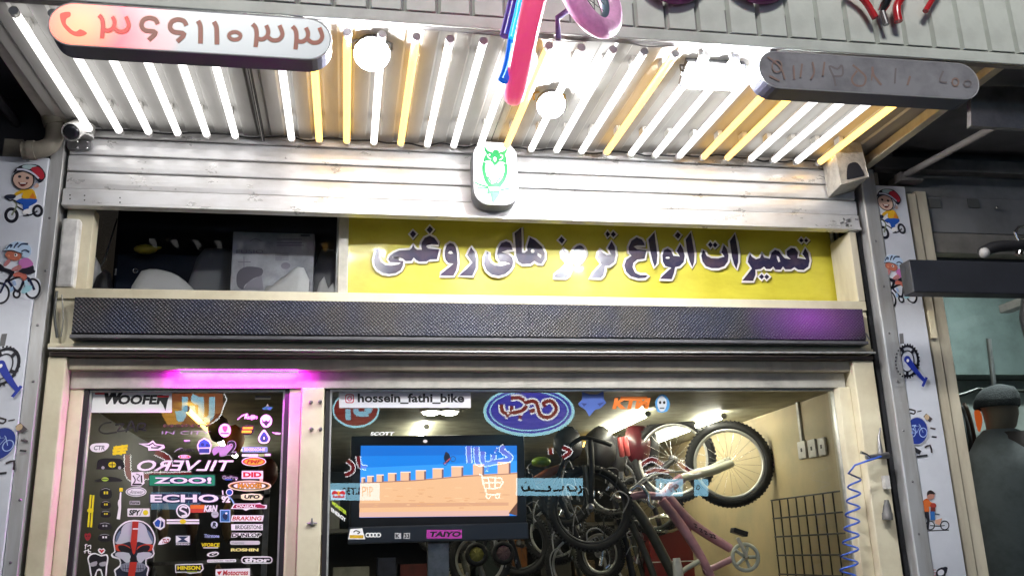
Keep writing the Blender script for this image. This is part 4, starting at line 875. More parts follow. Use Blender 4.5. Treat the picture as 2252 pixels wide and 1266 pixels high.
d = stk('black sticker with two yellow bars'); d.poly([(1378, 430), (1395, 405), (1450, 402), (1456, 430), (1440, 455), (1392, 456)], K_, 2); d.rect(1390, 412, 1448, 424, YE, 2, 0.2); d.rect(1384, 432, 1440, 446, YE, 2, 0.2); fin(d)
d = stk('round white sticker with a red crest'); d.ell(1288, 432, 35, 39, W_); d.poly([(1276, 408), (1302, 408), (1300, 430), (1290, 442), (1278, 430)], ink('A06068'), 2); d.rect(1264, 446, 1312, 452, K_); fin(d)
d = stk('blue house shaped crest sticker'); d.poly([(1170, 474), (1200, 490), (1213, 515), (1208, 548), (1200, 566), (1145, 568), (1135, 545), (1128, 520), (1140, 492)], W_); d.poly([(1170, 482), (1195, 496), (1206, 518), (1204, 528), (1138, 530), (1136, 515), (1146, 496)], ink('3460B8')); d.rect(1140, 536, 1200, 560, ink('28407C')); d.ell(1160, 512, 10, 9, ink('203870')); d.ell(1188, 516, 9, 8, ink('203870')); fin(d)
d = stk('grey dinosaur sticker beside a black numeral'); d.poly([(1215, 545), (1235, 525), (1280, 520), (1320, 515), (1335, 540), (1300, 575), (1260, 580), (1255, 555), (1225, 575)], ink('9890A0'), 2); d.otext('2', 1298, 492, 1350, 572, K_, GRY, 0.04, 0.02, 0.1); fin(d)
d = stk('black swoosh sticker with script lettering'); d.stroke([(998, 556), (1020, 540), (1045, 532)], (3, 7), GRY); d.text('Ruijin', 1030, 534, 1110, 558, K_, 0.04, 0.2); fin(d)
d = stk('tiny red and white oval sticker'); d.ell(1057, 583, 36, 12, W_); d.ell(1057, 583, 31, 9, ink('C84038')); d.text('RED', 1038, 578, 1076, 588, W_, 0.05); fin(d)
d = stk('blue ball headed figure sticker with numerals'); d.ell(1315, 786, 21, 20, W_); d.ell(1315, 786, 16, 15, BL); d.text('92', 1268, 806, 1320, 846, W_, 0.05); d.stroke([(1310, 808), (1330, 830), (1340, 850)], 8, LB); d.stroke([(1275, 775), (1278, 800)], 7, W_); fin(d)
d = stk('small round grey sticker'); d.ell(1232, 912, 21, 20, ink('C0C4CA')); d.rect(1220, 908, 1244, 914, GRY); fin(d)
d = stk('blue card sticker with a dark figure and a pale border'); d.rect(1260, 885, 1320, 957, ink('B0D0F0')); d.rect(1265, 890, 1315, 952, ink('2C6CA8')); d.poly([(1275, 915), (1295, 905), (1305, 925), (1295, 945), (1280, 935)], ink('182850'), 2); d.ell(1297, 906, 7, 6, W_); fin(d)
d = stk('small white round emblem with a dark letter'); d.ell(1228, 972, 20, 20, ink('C8D4E0')); d.text('R', 1216, 958, 1240, 986, ink('182430'), 0.06, 0.2); fin(d)
d = stk('pale lettering over a blue bar beside the green bar'); d.text('GoPro', 1273, 690, 1362, 712, GRY, 0.03); d.rect(1290, 710, 1330, 717, BL); d.rect(1350, 708, 1358, 717, W_); fin(d)
d = stk('small blue boat sticker near the magenta light'); d.poly([(1500, 305), (1530, 292), (1566, 300), (1548, 315), (1510, 312)], ink('4A80B8')); d.poly([(1526, 292), (1534, 278), (1540, 292)], ink('D8C8C0')); fin(d)
d = stk('thin black strip sticker over a pale line'); d.rect(1462, 234, 1552, 247, K_); d.rect(1460, 248, 1552, 253, ink('A8A898')); fin(d)
d = stk('yellow and black cut letters in two lines'); d.text('MONTY', 935, 396, 1215, 414, ink('3A3A20'), 0.05, 0.2); d.text('IN CITY', 925, 436, 1205, 454, ink('8C9094'), 0.0, 0.2); fin(d)
d = stk('small dark shield sticker with a white bar'); d.poly([(1050, 485), (1095, 485), (1090, 498), (1072, 506), (1055, 498)], ink('38403C')); d.rect(1056, 488, 1090, 493, W_); fin(d)
d = stk('small white tab sticker with a jagged end'); d.poly([(1556, 442), (1610, 445), (1606, 456), (1580, 455)], W_); fin(d)

# ------------------------------------------------------------------ stickers on the shop window
B2 = (700, 830, 0.34439); WG = 'stickers on the shop window'
d = stk('white label with a camera logo and a bold black account name', B2, group=WG); d.rect(133, 88, 973, 192, ink('E4E4EA'))
d.rect(172, 104, 228, 162, ink('D04A58'), 14); d.rect(178, 110, 222, 156, ink('E4E4EA'), 10); d.ringe(200, 133, 12, 13, 7, ink('C04878')); d.ell(214, 117, 3.5, 3.5, ink('D06050'))
d.text('hossein_fathi_bike', 252, 100, 932, 166, K_, 0.03); fin(d)
B3 = (1200, 830, 0.34439)
d = stk('blue fox head sticker', B3, group=WG); FX = ink('4A64AC'); d.poly([(208, 165), (232, 140), (232, 90), (275, 105), (330, 105), (370, 85), (372, 135), (388, 160), (350, 195), (315, 205), (278, 248), (255, 205), (215, 180)], FX); d.poly([(225, 160), (265, 165), (245, 185)], ink('2A3A78')); d.poly([(330, 165), (375, 155), (345, 182)], ink('2A3A78')); fin(d)
d = stk('orange cut sticker of three bold letters', B3, group=WG); d.text('KTM', 425, 128, 655, 200, ORG_, 0.06, 0.22); d.poly([(480, 120), (650, 120), (645, 138), (475, 138)], ORG_); fin(d)
d = stk('small grey skull sticker with blue flames', B3, group=WG); d.poly([(700, 160), (718, 120), (740, 105), (770, 115), (792, 165), (775, 215), (715, 218)], ink('4A90C8'), 2); d.poly([(716, 140), (742, 115), (770, 140), (772, 180), (755, 212), (730, 212), (715, 180)], ink('C8CCD0'), 2); d.ell(731, 158, 8, 10, K_); d.ell(757, 158, 8, 10, K_); d.rect(728, 190, 758, 198, ink('50545A')); fin(d)
d = stk('white sticker with two red bulls and a yellow sun', (560, 1066, 0.158), group=WG); d.rect(1062, 60, 1266, 200, ink('B8D8EC'), 4); d.ell(1168, 110, 30, 30, ink('F0C040')); d.poly([(1075, 105), (1110, 75), (1150, 95), (1165, 120), (1120, 122), (1085, 135)], RED, 2); d.poly([(1262, 105), (1225, 75), (1190, 95), (1172, 120), (1215, 122), (1250, 135)], RED, 2); d.text('RedBull', 1090, 140, 1250, 175, RED, 0.05); fin(d)
d = stk('slanted yellow green lettering by the window edge', B2, group=WG); d.text('MONSTER', 88, 782, 180, 808, ink('C0D838'), 0.05, 0, False, 0.75); fin(d)
d = stk('slanted white lettering by the window edge', B2, group=WG); d.text('ENERGY', 82, 826, 176, 852, W_, 0.05, 0, False, 0.75); fin(d)
d = stk('white slanted capitals above the screen', B2, group=WG); d.text('SCOTT', 330, 346, 480, 368, W_, 0.04, 0.3); fin(d)
d = stk('white badge with a yellow banner below the screen', B2, group=WG); d.poly([(190, 1030), (205, 965), (280, 960), (300, 1030)], W_); d.rect(200, 1003, 288, 1024, ink('D0A820')); d.stroke([(225, 985), (240, 975), (265, 985), (250, 995)], 6, K_); fin(d)
d = stk('row of four linked white rings below the screen', B2, group=WG)
for i in range(4): d.ringe(318+22*i, 1003, 14, 12, 6, W_, 14)
fin(d)
d = stk('small white letter pair below the screen', B2, group=WG); d.rect(488, 990, 530, 1027, GRY); d.text('K', 494, 995, 520, 1022, K_, 0.03); d.rect(545, 990, 585, 1027, GRY); d.text('33', 549, 995, 581, 1022, K_, 0.03); fin(d)
d = stk('magenta lettered strip below the screen', B2, group=WG); d.rect(692, 970, 917, 1025, ink('A03090')); d.text('TAIYO', 705, 980, 905, 1015, K_, 0.05, 0.3); fin(d)

# ------------------------------------------------------------------ stickers on the pillars
PG = 'cartoons on the pillars'; PY = -0.0305
SK, SKD, NV, BLK = ink('C8A898'), ink('A85844'), ink('22264A'), ink('1A1A26')
C6 = (0, 350, 0.11846)
d = stk('cartoon of a laughing child in a red helmet on a small bicycle by the door', C6, PY, 'decal', PG, 'cartoon_decal')
d.poly([(230, 260), (300, 160), (420, 95), (560, 85), (700, 110), (800, 180), (850, 300), (830, 390), (760, 440), (720, 500), (690, 545), (620, 540), (690, 680), (690, 820), (800, 870), (820, 980), (760, 1080), (680, 1095), (600, 1060), (430, 1070), (350, 1050), (320, 1130), (200, 1195), (90, 1150), (60, 1040), (120, 930), (240, 870), (180, 780), (70, 700), (250, 640), (380, 575), (280, 520), (220, 400)], ink('E4E8F0'), 2)
d.ringe(212, 1040, 105, 115, 62, BLK); d.ell(212, 1040, 62, 72, ink('C8CCD4')); d.ringe(698, 960, 78, 92, 52, BLK); d.ell(698, 960, 48, 60, ink('C8CCD4')); d.stroke([(250, 760), (310, 860), (215, 1040)], 34, ink('7C8470')); d.stroke([(320, 880), (430, 950), (540, 1040), (698, 960)], 28, BLK); d.stroke([(85, 700), (180, 765), (250, 760), (380, 830)], 26, BLK); d.rect(430, 1035, 540, 1058, BLK)
d.poly([(300, 770), (430, 720), (560, 730), (680, 740), (680, 800), (600, 850), (540, 880), (520, 960), (430, 960), (420, 850), (330, 800)], BL, 2)
d.poly([(420, 985), (450, 940), (540, 920), (570, 960), (540, 1010), (430, 1015)], W_, 2)
d.poly([(380, 575), (600, 555), (660, 660), (675, 740), (560, 730), (430, 735), (400, 690), (430, 620), (280, 690), (260, 650)], ink('D8A820'), 2); d.poly([(540, 720), (610, 620), (665, 740)], ink('D07828'))
d.poly([(75, 700), (130, 660), (260, 655), (300, 690), (240, 740), (150, 735)], ink('24283C'), 2)
d.poly([(225, 400), (240, 300), (320, 220), (480, 200), (600, 260), (640, 380), (610, 500), (520, 560), (400, 570), (290, 520)], BLK, 2)
d.poly([(245, 400), (270, 300), (360, 250), (480, 235), (590, 290), (615, 380), (590, 480), (510, 540), (400, 550), (300, 500)], SK, 2)
d.ell(365, 325, 32, 24, BLK); d.ell(510, 350, 34, 26, BLK); d.poly([(330, 420), (400, 445), (520, 430), (470, 490), (390, 505)], ink('5A1818'), 2); d.rect(370, 440, 480, 456, W_)
d.ell(670, 490, 50, 46, SK); d.poly([(230, 265), (300, 165), (430, 100), (580, 90), (730, 120), (830, 240), (845, 330), (800, 400), (720, 440), (640, 330), (500, 250), (340, 215), (300, 230)], BLK, 2)
d.poly([(430, 115), (560, 100), (690, 130), (600, 150), (550, 190), (420, 160)], ink('A8C0C4'), 2); d.poly([(570, 180), (700, 140), (790, 210), (825, 320), (770, 380), (700, 330)], ink('B02838'), 2); d.stroke([(310, 190), (450, 195), (600, 255), (720, 360)], 34, ink('C8CCDC')); d.stroke([(690, 400), (640, 470), (580, 540)], 20, ink('8C94B0'))
boyL = fin(d)
dx = U(1953, 470, PY).x-U(53, 425, PY).x; dz = U(1953, 470, PY).z-U(53, 425, PY).z
c = copy_tree(boyL, (dx, 0, dz)); c['label'] = 'cartoon of a laughing child in a red helmet above the black bar'
C7 = (0, 520, 0.12632)
d = stk('cartoon of a racing cyclist in pink by the door', C7, PY, 'decal', PG, 'cartoon_decal')
d.poly([(70, 240), (120, 150), (240, 80), (400, 85), (520, 150), (560, 260), (500, 370), (580, 450), (620, 600), (560, 690), (680, 740), (710, 880), (640, 1040), (480, 1100), (370, 1050), (270, 1080), (180, 1000), (120, 1100), (0, 1190), (-160, 1140), (-200, 980), (-120, 840), (0, 780), (-60, 600), (0, 460), (80, 440), (100, 350)], ink('E4E8F0'), 2)
d.ringe(565, 905, 128, 165, 36, BLK); d.ringe(0, 985, 155, 175, 36, BLK); d.stroke([(100, 800), (130, 760), (310, 960), (420, 760), (500, 730), (600, 930)], 42, NV); d.stroke([(130, 780), (300, 710), (470, 690)], 36, BLK); d.ringe(290, 1000, 55, 60, 34, BLK); d.stroke([(310, 960), (420, 800)], 34, BLK); d.stroke([(0, 985), (90, 800)], 34, NV)
d.poly([(380, 930), (440, 860), (500, 850), (560, 860), (540, 930), (440, 985), (380, 980)], ink('A8D8E4'), 2); d.poly([(420, 770), (480, 760), (510, 850), (430, 860)], ink('B8D8EC')); d.poly([(170, 900), (220, 860), (240, 930), (180, 970)], ink('A8C8EC')); d.poly([(210, 770), (260, 760), (290, 840), (240, 860)], ink('B0C8EC'))
d.poly([(240, 640), (330, 610), (440, 640), (470, 720), (410, 770), (350, 700), (240, 700)], ink('C87060'), 2)
d.poly([(-60, 560), (0, 470), (80, 540), (180, 570), (250, 610), (220, 680), (140, 770), (100, 760), (170, 660), (80, 610), (0, 600)], BLK, 2)
d.poly([(330, 590), (560, 480), (590, 580), (620, 600), (580, 640), (480, 660), (340, 620)], ink('262430'), 2); d.poly([(320, 440), (420, 370), (500, 380), (570, 450), (570, 500), (450, 545), (370, 550)], ink('C878B8'), 2); d.poly([(205, 560), (330, 490), (380, 530), (330, 590), (220, 600)], ink('C08080'), 2); d.poly([(60, 490), (140, 390), (190, 430), (100, 520)], ink('C08080'), 2)
d.poly([(90, 310), (140, 250), (260, 265), (370, 300), (360, 380), (280, 420), (180, 400), (110, 360)], ink('C07058'), 2); d.ell(275, 320, 30, 28, W_); d.ell(268, 318, 15, 19, BLK); d.ell(150, 335, 26, 22, ink('D89070'))
d.poly([(75, 245), (130, 160), (250, 90), (400, 95), (510, 150), (545, 250), (510, 350), (420, 370), (370, 300), (260, 250), (110, 250)], ink('C0D8F0'), 2)
for pts in ([(110, 215), (160, 160), (200, 140)], [(180, 195), (210, 140)], [(240, 200), (280, 140), (320, 110)], [(310, 190), (380, 130), (490, 130)], [(370, 260), (440, 235), (510, 270)]): d.stroke(pts, (20, 34), ink('203458'))
d.stroke([(75, 250), (200, 240), (330, 280), (400, 300)], 14, BLK)
girlL = fin(d)
dx = U(1975, 610, PY).x-U(45, 590, PY).x; dz = U(1975, 610, PY).z-U(45, 590, PY).z
c = copy_tree(girlL, (dx, 0, dz)); c['label'] = 'cartoon of a racing cyclist half hidden behind the black bar'
C8 = (1920, 720, 0.23697)
d = stk('blue crank and black toothed chainring printed beside the jacket display', C8, PY, 'decal', PG, 'crank_decal')
d.stroke([(262, 55), (270, 150)], 36, ink('6A6A6C'), 0); d.stroke([(180, 120), (220, 180)], 34, ink('8A8C90')); d.stroke([(140, 150), (185, 75)], 26, BL, 0); d.stroke([(160, 105), (200, 130)], 22, BL, 0)
d.ringe(320, 310, 98, 140, 22, BLK); d.ringe(318, 310, 62, 98, 10, BLK)
for k in range(5):
    a_ = R(20+72*k); d.stroke([(320+60*math.cos(a_), 310+95*math.sin(a_)), (320+95*math.cos(a_), 310+135*math.sin(a_))], 26, BLK, 0)
for k in range(28):
    a_ = 2*math.pi*k/28; d.stroke([(320+104*math.cos(a_), 310+148*math.sin(a_)), (320+116*math.cos(a_), 310+163*math.sin(a_))], 13, BLK, 0)
d.stroke([(318, 295), (380, 380), (475, 490)], (62, 30), ink('2438A0'), 2); d.ell(318, 295, 30, 34, ink('2438A0')); d.ell(322, 305, 12, 16, W_); d.stroke([(460, 545), (498, 460)], 24, ink('2438A0'), 0)
ckR = fin(d)
EM = stk('round blue bicycle emblem ringed with small bike parts beside the jacket display', C8, PY, 'decal', PG, 'emblem_decal'); d = EM
for pts, w_ in (([(250, 900), (300, 830)], 34), ([(330, 755), (390, 770), (380, 800), (345, 790)], 14), ([(410, 780), (450, 770)], 10), ([(480, 810), (540, 860)], 40), ([(530, 930), (580, 940)], 16), ([(545, 1010), (590, 1015)], 14), ([(250, 1000), (265, 1070)], 10), ([(290, 1070), (330, 1130)], 16), ([(345, 1100), (390, 1130), (440, 1160)], 40), ([(480, 1110), (530, 1090), (545, 1160)], 16), ([(405, 1195), (505, 1182)], 16), ([(280, 930), (300, 935)], 12), ([(285, 770), (290, 810)], 6)):
    d.stroke(pts, w_, rnd.choice((ink('2A2A30'), ink('3C3438'), ink('50484C'))), 2)
d.ell(500, 830, 22, 26, ink('C0A888')); d.ell(300, 1035, 20, 20, ink('B06068')); d.ell(408, 957, 106, 132, ink('C0C4D0')); d.ell(408, 957, 98, 124, ink('24388C'))
PB = ink('A8C0EC'); d.ringe(362, 975, 32, 38, 7, PB); d.ringe(465, 972, 34, 42, 7, PB); d.ell(362, 975, 8, 9, PB); d.stroke([(362, 975), (385, 915), (440, 910), (405, 975), (362, 975)], 5, PB, 0); d.stroke([(385, 915), (405, 975)], 5, PB, 0); d.stroke([(465, 972), (435, 905), (425, 895)], 5, PB, 0); d.stroke([(362, 910), (400, 905)], 12, PB, 0)
emR = fin(d)
dx = (U(0, 980, PY).x+0.005)-U(2017, 947, PY).x; dz = U(10, 975, PY).z-U(2017, 947, PY).z
c = copy_tree(emR, (dx, 0, dz)); c['label'] = 'round blue bicycle emblem ringed with bike parts beside the sticker door'
dx = U(8, 805, PY).x-U(1996, 793, PY).x; dz = U(8, 805, PY).z-U(1996, 793, PY).z
c = copy_tree(ckR, (dx, 0, dz)); c['label'] = 'blue crank and black toothed chainring printed beside the sticker door'
C9 = (1780, 1016, 0.19743)
d = stk('picture of an adult in orange pushing a child on a bicycle', C9, PY, 'decal', PG, 'cartoon_decal')
d.stroke([(1220, 765), (1555, 752)], 10, BLK, 0); d.ringe(1345, 700, 48, 48, 11, BLK); d.ringe(1508, 700, 46, 48, 11, BLK); d.stroke([(1345, 700), (1440, 710), (1508, 700)], 9, BLK, 0); d.poly([(1400, 640), (1480, 620), (1450, 700), (1400, 680)], ink('D8A890')); d.stroke([(1390, 570), (1450, 580)], 14, ink('506070'), 0)
d.poly([(1245, 540), (1330, 545), (1340, 640), (1330, 750), (1305, 750), (1310, 640), (1290, 600), (1260, 680), (1240, 745), (1200, 720), (1235, 650)], ink('24242C')); d.poly([(1240, 530), (1255, 440), (1310, 400), (1350, 440), (1400, 470), (1380, 500), (1330, 490), (1335, 550)], ink('D06A30'), 2); d.poly([(1315, 400), (1310, 340), (1350, 310), (1395, 345), (1385, 400), (1345, 410)], ink('B08070'), 2); d.poly([(1312, 370), (1315, 325), (1355, 308), (1398, 340), (1390, 355), (1340, 350)], ink('282020'), 2)
d.ell(1380, 480, 34, 30, ink('A03A30')); d.poly([(1350, 500), (1400, 500), (1405, 545), (1350, 545)], ink('703028')); d.poly([(1345, 545), (1395, 545), (1400, 640), (1350, 640)], ink('2E68B0')); fin(d)
d = stk('picture of a speeding rider with red streaks low on the pillar', C9, PY, 'decal', PG, 'cartoon_decal')
for y0 in (1195, 1225, 1255): d.stroke([(1325, y0+8), (1410, y0)], 7, ink('C06050'), 0)
d.poly([(1410, 1220), (1440, 1180), (1500, 1165), (1535, 1200), (1520, 1240), (1500, 1275), (1420, 1275)], BLK, 2); d.poly([(1430, 1215), (1470, 1190), (1500, 1210), (1490, 1250), (1440, 1255)], ink('E0E0E8'), 2); d.ell(1515, 1180, 25, 20, BLK); fin(d)

# ------------------------------------------------------------------ shop interior
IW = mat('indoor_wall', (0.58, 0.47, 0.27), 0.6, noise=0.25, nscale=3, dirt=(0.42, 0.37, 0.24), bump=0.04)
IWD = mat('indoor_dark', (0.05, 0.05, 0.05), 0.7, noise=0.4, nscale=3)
ICE = mat('indoor_ceiling', (0.42, 0.41, 0.30), 0.6, noise=0.2)
ZI = 2.292
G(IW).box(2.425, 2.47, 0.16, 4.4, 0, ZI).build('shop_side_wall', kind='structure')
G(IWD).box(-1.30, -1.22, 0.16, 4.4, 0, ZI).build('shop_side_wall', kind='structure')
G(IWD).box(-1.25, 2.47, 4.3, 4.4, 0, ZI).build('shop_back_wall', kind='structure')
G(ICE).box(-1.25, 2.47, 0.16, 4.4, ZI+0.002, ZI+0.14).build('shop_ceiling', kind='structure')
G(mat('shop_floor', (0.2, 0.19, 0.18), 0.4, noise=0.3)).box(-1.25, 2.47, 0.0, 4.4, 0.0, 0.02).build('shop_floor', kind='structure')
def itube(p, q, lm, label):
    t = thing('ceiling_tube', label, 'tube light', (p+q)/2, 'tube lights on the shop ceiling')
    G(lm).tube([p, q], 0.014, 10).build('glass_tube', t)
    e = (q-p).normalized()*0.02
    G(WHITEP).tube([p-e, p], 0.016, 10).build('end_cap', t); G(WHITEP).tube([q, q+e], 0.016, 10).build('end_cap', t)
zt = ZI-0.03
def iz(px, y): # point on the ceiling tubes' height at depth y in direction of the pixel column
    return Vector((0, 0, 0))
xA = 1.62; xB = 2.02
itube(Vector((xA, 0.75, zt)), Vector((xA, 1.65, zt)), LAMPI, 'white ceiling tube inside in line with the amber one')
itube(Vector((xA, 1.75, zt)), Vector((xA, 2.75, zt)), LAMPIA, 'amber ceiling tube inside the shop')
itube(Vector((2.10, 0.85, zt)), Vector((2.10, 2.2, zt)), LAMPI, 'white ceiling tube inside along the tan side wall')
itube(Vector((0.45, 1.2, zt)), Vector((0.45, 2.3, zt)), LAMPI, 'white ceiling tube inside behind the screen')
itube(Vector((-0.75, 0.5, zt)), Vector((-0.75, 1.4, zt)), LAMPIA, 'amber ceiling tube inside behind the sticker door')
itube(Vector((-0.75, 1.5, zt)), Vector((-0.75, 2.6, zt)), LAMPI, 'white ceiling tube inside behind the sticker door')
for px in (948, 988):
    p = UZ(px, 905, ZI-0.01); t = thing('ceiling_lamp', 'round white ceiling lamp inside above the screen, nearer the '+('sticker door' if px == 948 else 'pink bicycle'), 'lamp', p, 'round lamps on the shop ceiling')
    G(LAMPI).lathe(p, (0, 0, -1), [(0, 0.045), (0.01, 0.043), (0.018, 0.02)], 18).build('diffuser', t); G(WHITEP).lathe(p, (0, 0, 1), [(-0.002, 0.055), (0.011, 0.055)], 18).build('ring', t)
# corner trim, sockets, wire grid on the side wall
WX = 2.424
sk_ = thing('socket_row', 'row of three white wall sockets on the tan side wall', 'socket', UX(1790, 990, WX))
for a_, b_ in (((1757, 972), (1779, 1006)), ((1779, 968), (1801, 1003)), ((1801, 964), (1822, 999))):
    a, b = UX(*a_, WX), UX(*b_, WX)
    s_ = G(WHITEP).box(WX-0.014, WX-0.001, min(a.y, b.y)+0.002, max(a.y, b.y)-0.002, min(a.z, b.z), max(a.z, b.z)).build('socket', sk_, bevel=0.003)
    m_ = (a+b)/2; G(BLACKP).box(WX-0.0155, WX-0.0142, m_.y-0.008, m_.y+0.008, m_.z-0.01, m_.z+0.01).build('hole', s_)
a, b = UX(1755, 875, WX), UX(1763, 970, WX)
G(WHITEP).box(WX-0.012, WX-0.001, a.y-0.012, a.y+0.012, b.z, a.z).build('cable_trunking', label='pale cable trunking running down to the wall sockets', cat='trunking')
gr = thing('wire_grid', 'black wire display grid hung on the tan side wall', 'rack', UX(1780, 1200, WX-0.03))
GX = WX-0.03; a, b = UX(1697, 1098, GX), UX(1853, 1080, GX); y0, y1 = b.y, a.y; ztop = (a.z+b.z)/2; zb = ztop-0.95
nv = 9; BW = mat('black_wire', (0.02, 0.022, 0.02), 0.4)
for k in range(nv):
    y_ = y0+(y1-y0)*k/(nv-1); G(BW).tube([(GX, y_, zb), (GX, y_, ztop)], 0.0045, 6).build('wire', gr)
for k in range(10):
    z_ = ztop-0.1*k; G(BW).tube([(GX-0.004, y0, z_), (GX-0.004, y1, z_)], 0.0045, 6).build('wire', gr)
# wall panels behind the grid
# screen
tv = thing('television', 'flat screen showing a battlement wall under blue sky', 'television', U(970, 1160, 0.55))
TY = 0.50
a, b = U(772, 958, TY), U(1160, 1160, TY)
G(BLACKP).box(a.x, b.x, TY+0.002, TY+0.05, b.z, a.z).build('case', tv, bevel=0.006)
d = D(B2, TY-0.001)
def scr(h, s=0.95): return mat('screen_'+h, (0.01, 0.01, 0.01), 0.3, emit=hexc(h), es=s)
d.poly([(272, 433), (1268, 433), (1270, 880), (262, 892)], scr('1470C8'))
d.poly([(272, 433), (1268, 433), (1268, 490), (270, 500)], scr('1060B8')); d.poly([(270, 575), (1268, 530), (1268, 640), (268, 660)], scr('2C86DC'))
WALLC = scr('D2A47C'); d.poly([(268, 668), (620, 652), (940, 622), (1270, 604), (1270, 800), (1220, 862), (1220, 880), (262, 890)], WALLC)
for x0, x1, y0, y1 in ((275, 300, 638, 672), (312, 355, 628, 668), (372, 418, 620, 665), (445, 500, 610, 662), (525, 590, 602, 655), (622, 688, 592, 650), (730, 800, 580, 642), (850, 926, 567, 632), (988, 1060, 555, 622), (1145, 1228, 540, 615)):
    d.rect(x0, y0, x1, y1, scr('D8A888')); d.rect(x1-12, y0+4, x1, y1, scr('6A5560')); d.rect(x0, y0-3, x1, y0+3, scr('E8CCB8'))
d.poly([(262, 800), (1215, 795), (1215, 815), (262, 830)], scr('C09070')); d.poly([(262, 858), (1220, 845), (1220, 880), (262, 890)], scr('C8A094'))
d.poly([(1215, 865), (1270, 795), (1270, 880)], scr('5A3A2C')); d.stroke([(268, 672), (620, 656), (940, 628), (1270, 610)], 6, scr('906858'), 0)
for i in range(46):
    x, y = 280+rnd.random()*900, 690+rnd.random()*140; d.rect(x, y, x+20+rnd.random()*30, y+5, scr(rnd.choice(('C89A72', 'C08E68', 'DCB088', 'C89468'))))
d.ell(822, 510, 20, 32, scr('1A2030')); d.ell(818, 482, 9, 9, scr('2A2028')); d.stroke([(805, 550), (835, 520), (845, 515)], 8, scr('A04858')); d.ringe(860, 518, 16, 16, 4, scr('303C60')); d.ringe(810, 548, 12, 10, 4, scr('303C60'))
d.ell(683, 405, 14, 10, scr('C8C0C0'))
d.build('picture', tv)
sb = thing('soundbar', 'slim grey bar mounted below the television', 'speaker', U(960, 1186, 0.5))
a, b = U(765, 1158, 0.48), U(1163, 1184, 0.48); G(mat('bar_grey', (0.10, 0.12, 0.16), 0.4)).box(a.x, b.x, 0.48, 0.54, b.z, a.z).build('body', sb, bevel=0.006)
G(STEEL).box(0.40, 0.50, 0.54, 0.60, b.z-0.3, a.z+0.2).build('bracket', sb)

# bicycles
def wheel(root, c, ax, Rr, tr, tm, rim, spokes=20, spm=None):
    c = Vector(c); ax = Vector(ax).normalized()
    ty = G(tm).ring(c, ax, Rr-tr, tr, 56, 10)
    if tr > 0.016:   # knobs
        a = ax.orthogonal().normalized(); b = ax.cross(a)
        for k in range(64):
            an = 2*math.pi*k/64; r_ = a*math.cos(an)+b*math.sin(an); t_ = ax.cross(r_)
            for s_ in (-1, 1):
                ty.obox(c+r_*(Rr-tr*0.30+0.001)+ax*tr*0.72*s_, r_, t_, ax, 0.005, 0.0045, 0.004)
            ty.obox(c+r_*Rr, r_, t_, ax, 0.0035, 0.0045, 0.006)
    t = ty.build('tyre', root)
    G(rim).ring(c, ax, Rr-tr*2.05, tr*0.5, 56, 8).build('rim', t)
    g = G(spm or CHROME); a = ax.orthogonal().normalized(); b = ax.cross(a)
    for k in range(spokes):
        an = 2*math.pi*k/spokes; r_ = a*math.cos(an)+b*math.sin(an)
        g.tube([c+ax*0.025*(1 if k % 2 else -1)+r_*0.02, c+r_*(Rr-tr*2.2)], 0.0011, 4, caps=False)
    o = g.build('spokes', t); o['kind'] = 'stuff'
    G(STEEL).lathe(c-ax*0.04, ax, [(0, 0.012), (0.01, 0.022), (0.02, 0.014), (0.06, 0.014), (0.07, 0.022), (0.08, 0.012)], 12).build('hub', t)
    return t
def tub(root, nm, pts, r, m, y, T=B3, sm=0):
    P_ = []
    for i, p in enumerate(pts):
        yy = p[2] if len(p) > 2 else y
        P_.append(tuple(U(T[0]+p[0]*T[2], T[1]+p[1]*T[2], yy)))
    if sm: P_ = catmull(P_, False, sm)
    return G(m).tube(P_, r, 10).build(nm, root)
def dot(p, y, T=B3): return U(T[0]+p[0]*T[2], T[1]+p[1]*T[2], y)
PINK = mat('pink_frame', (0.70, 0.36, 0.43), 0.3, coat=0.5, noise=0.1); SIL = mat('silver_rim', (0.55, 0.55, 0.52), 0.35, metal=0.7); IVO = mat('ivory_fork', (0.62, 0.62, 0.50), 0.4, coat=0.3)
y_ = 1.0
bk = thing('bicycle', 'pink bicycle hung upright with a knobby front tyre by the tan wall', 'bicycle', Vector((1.95, 1.0, 0.9)), 'bicycles in the shop window')
wheel(bk, dot((1170, 548), 1.05), (-0.42, -1, 0.05), 0.250, 0.026, RUBBER, SIL, 22)
tub(bk, 'fork', [(1190, 545, 1.0), (1080, 590, 0.99), (960, 620, 0.98), (870, 640, 0.98)], [0.022, 0.026, 0.022, 0.02], IVO, y_)
tub(bk, 'fork', [(1175, 520, 1.08), (1060, 575, 1.07), (880, 630, 1.02)], 0.018, IVO, y_)
tub(bk, 'head_tube', [(870, 640), (800, 700), (730, 780)], 0.030, PINK, 1.0)
tub(bk, 'down_tube', [(780, 760), (900, 900), (1020, 990), (1180, 1090)], [0.030, 0.032, 0.028, 0.024], PINK, 1.0, sm=3)
tub(bk, 'top_tube', [(740, 780), (850, 920), (980, 1120), (1070, 1300)], [0.028, 0.028, 0.026, 0.024], PINK, 0.98, sm=3)
tub(bk, 'seat_stay', [(1010, 1240), (1100, 1200), (1190, 1155)], 0.018, PINK, 0.98)
tub(bk, 'stem', [(740, 760), (620, 745), (500, 765)], 0.022, PINK, 0.95)
tub(bk, 'handlebar', [(540, 720), (600, 690), (650, 740), (660, 800), (690, 830)], 0.013, CHROME, 0.93, sm=4)
tub(bk, 'brake_cable', [(560, 700), (640, 640), (720, 640), (800, 660), (860, 640)], 0.005, GRY, 0.92, sm=4)
tub(bk, 'brake_cable', [(680, 700), (650, 650), (720, 610), (820, 600), (905, 598)], 0.005, WHITEP, 0.91, sm=4)
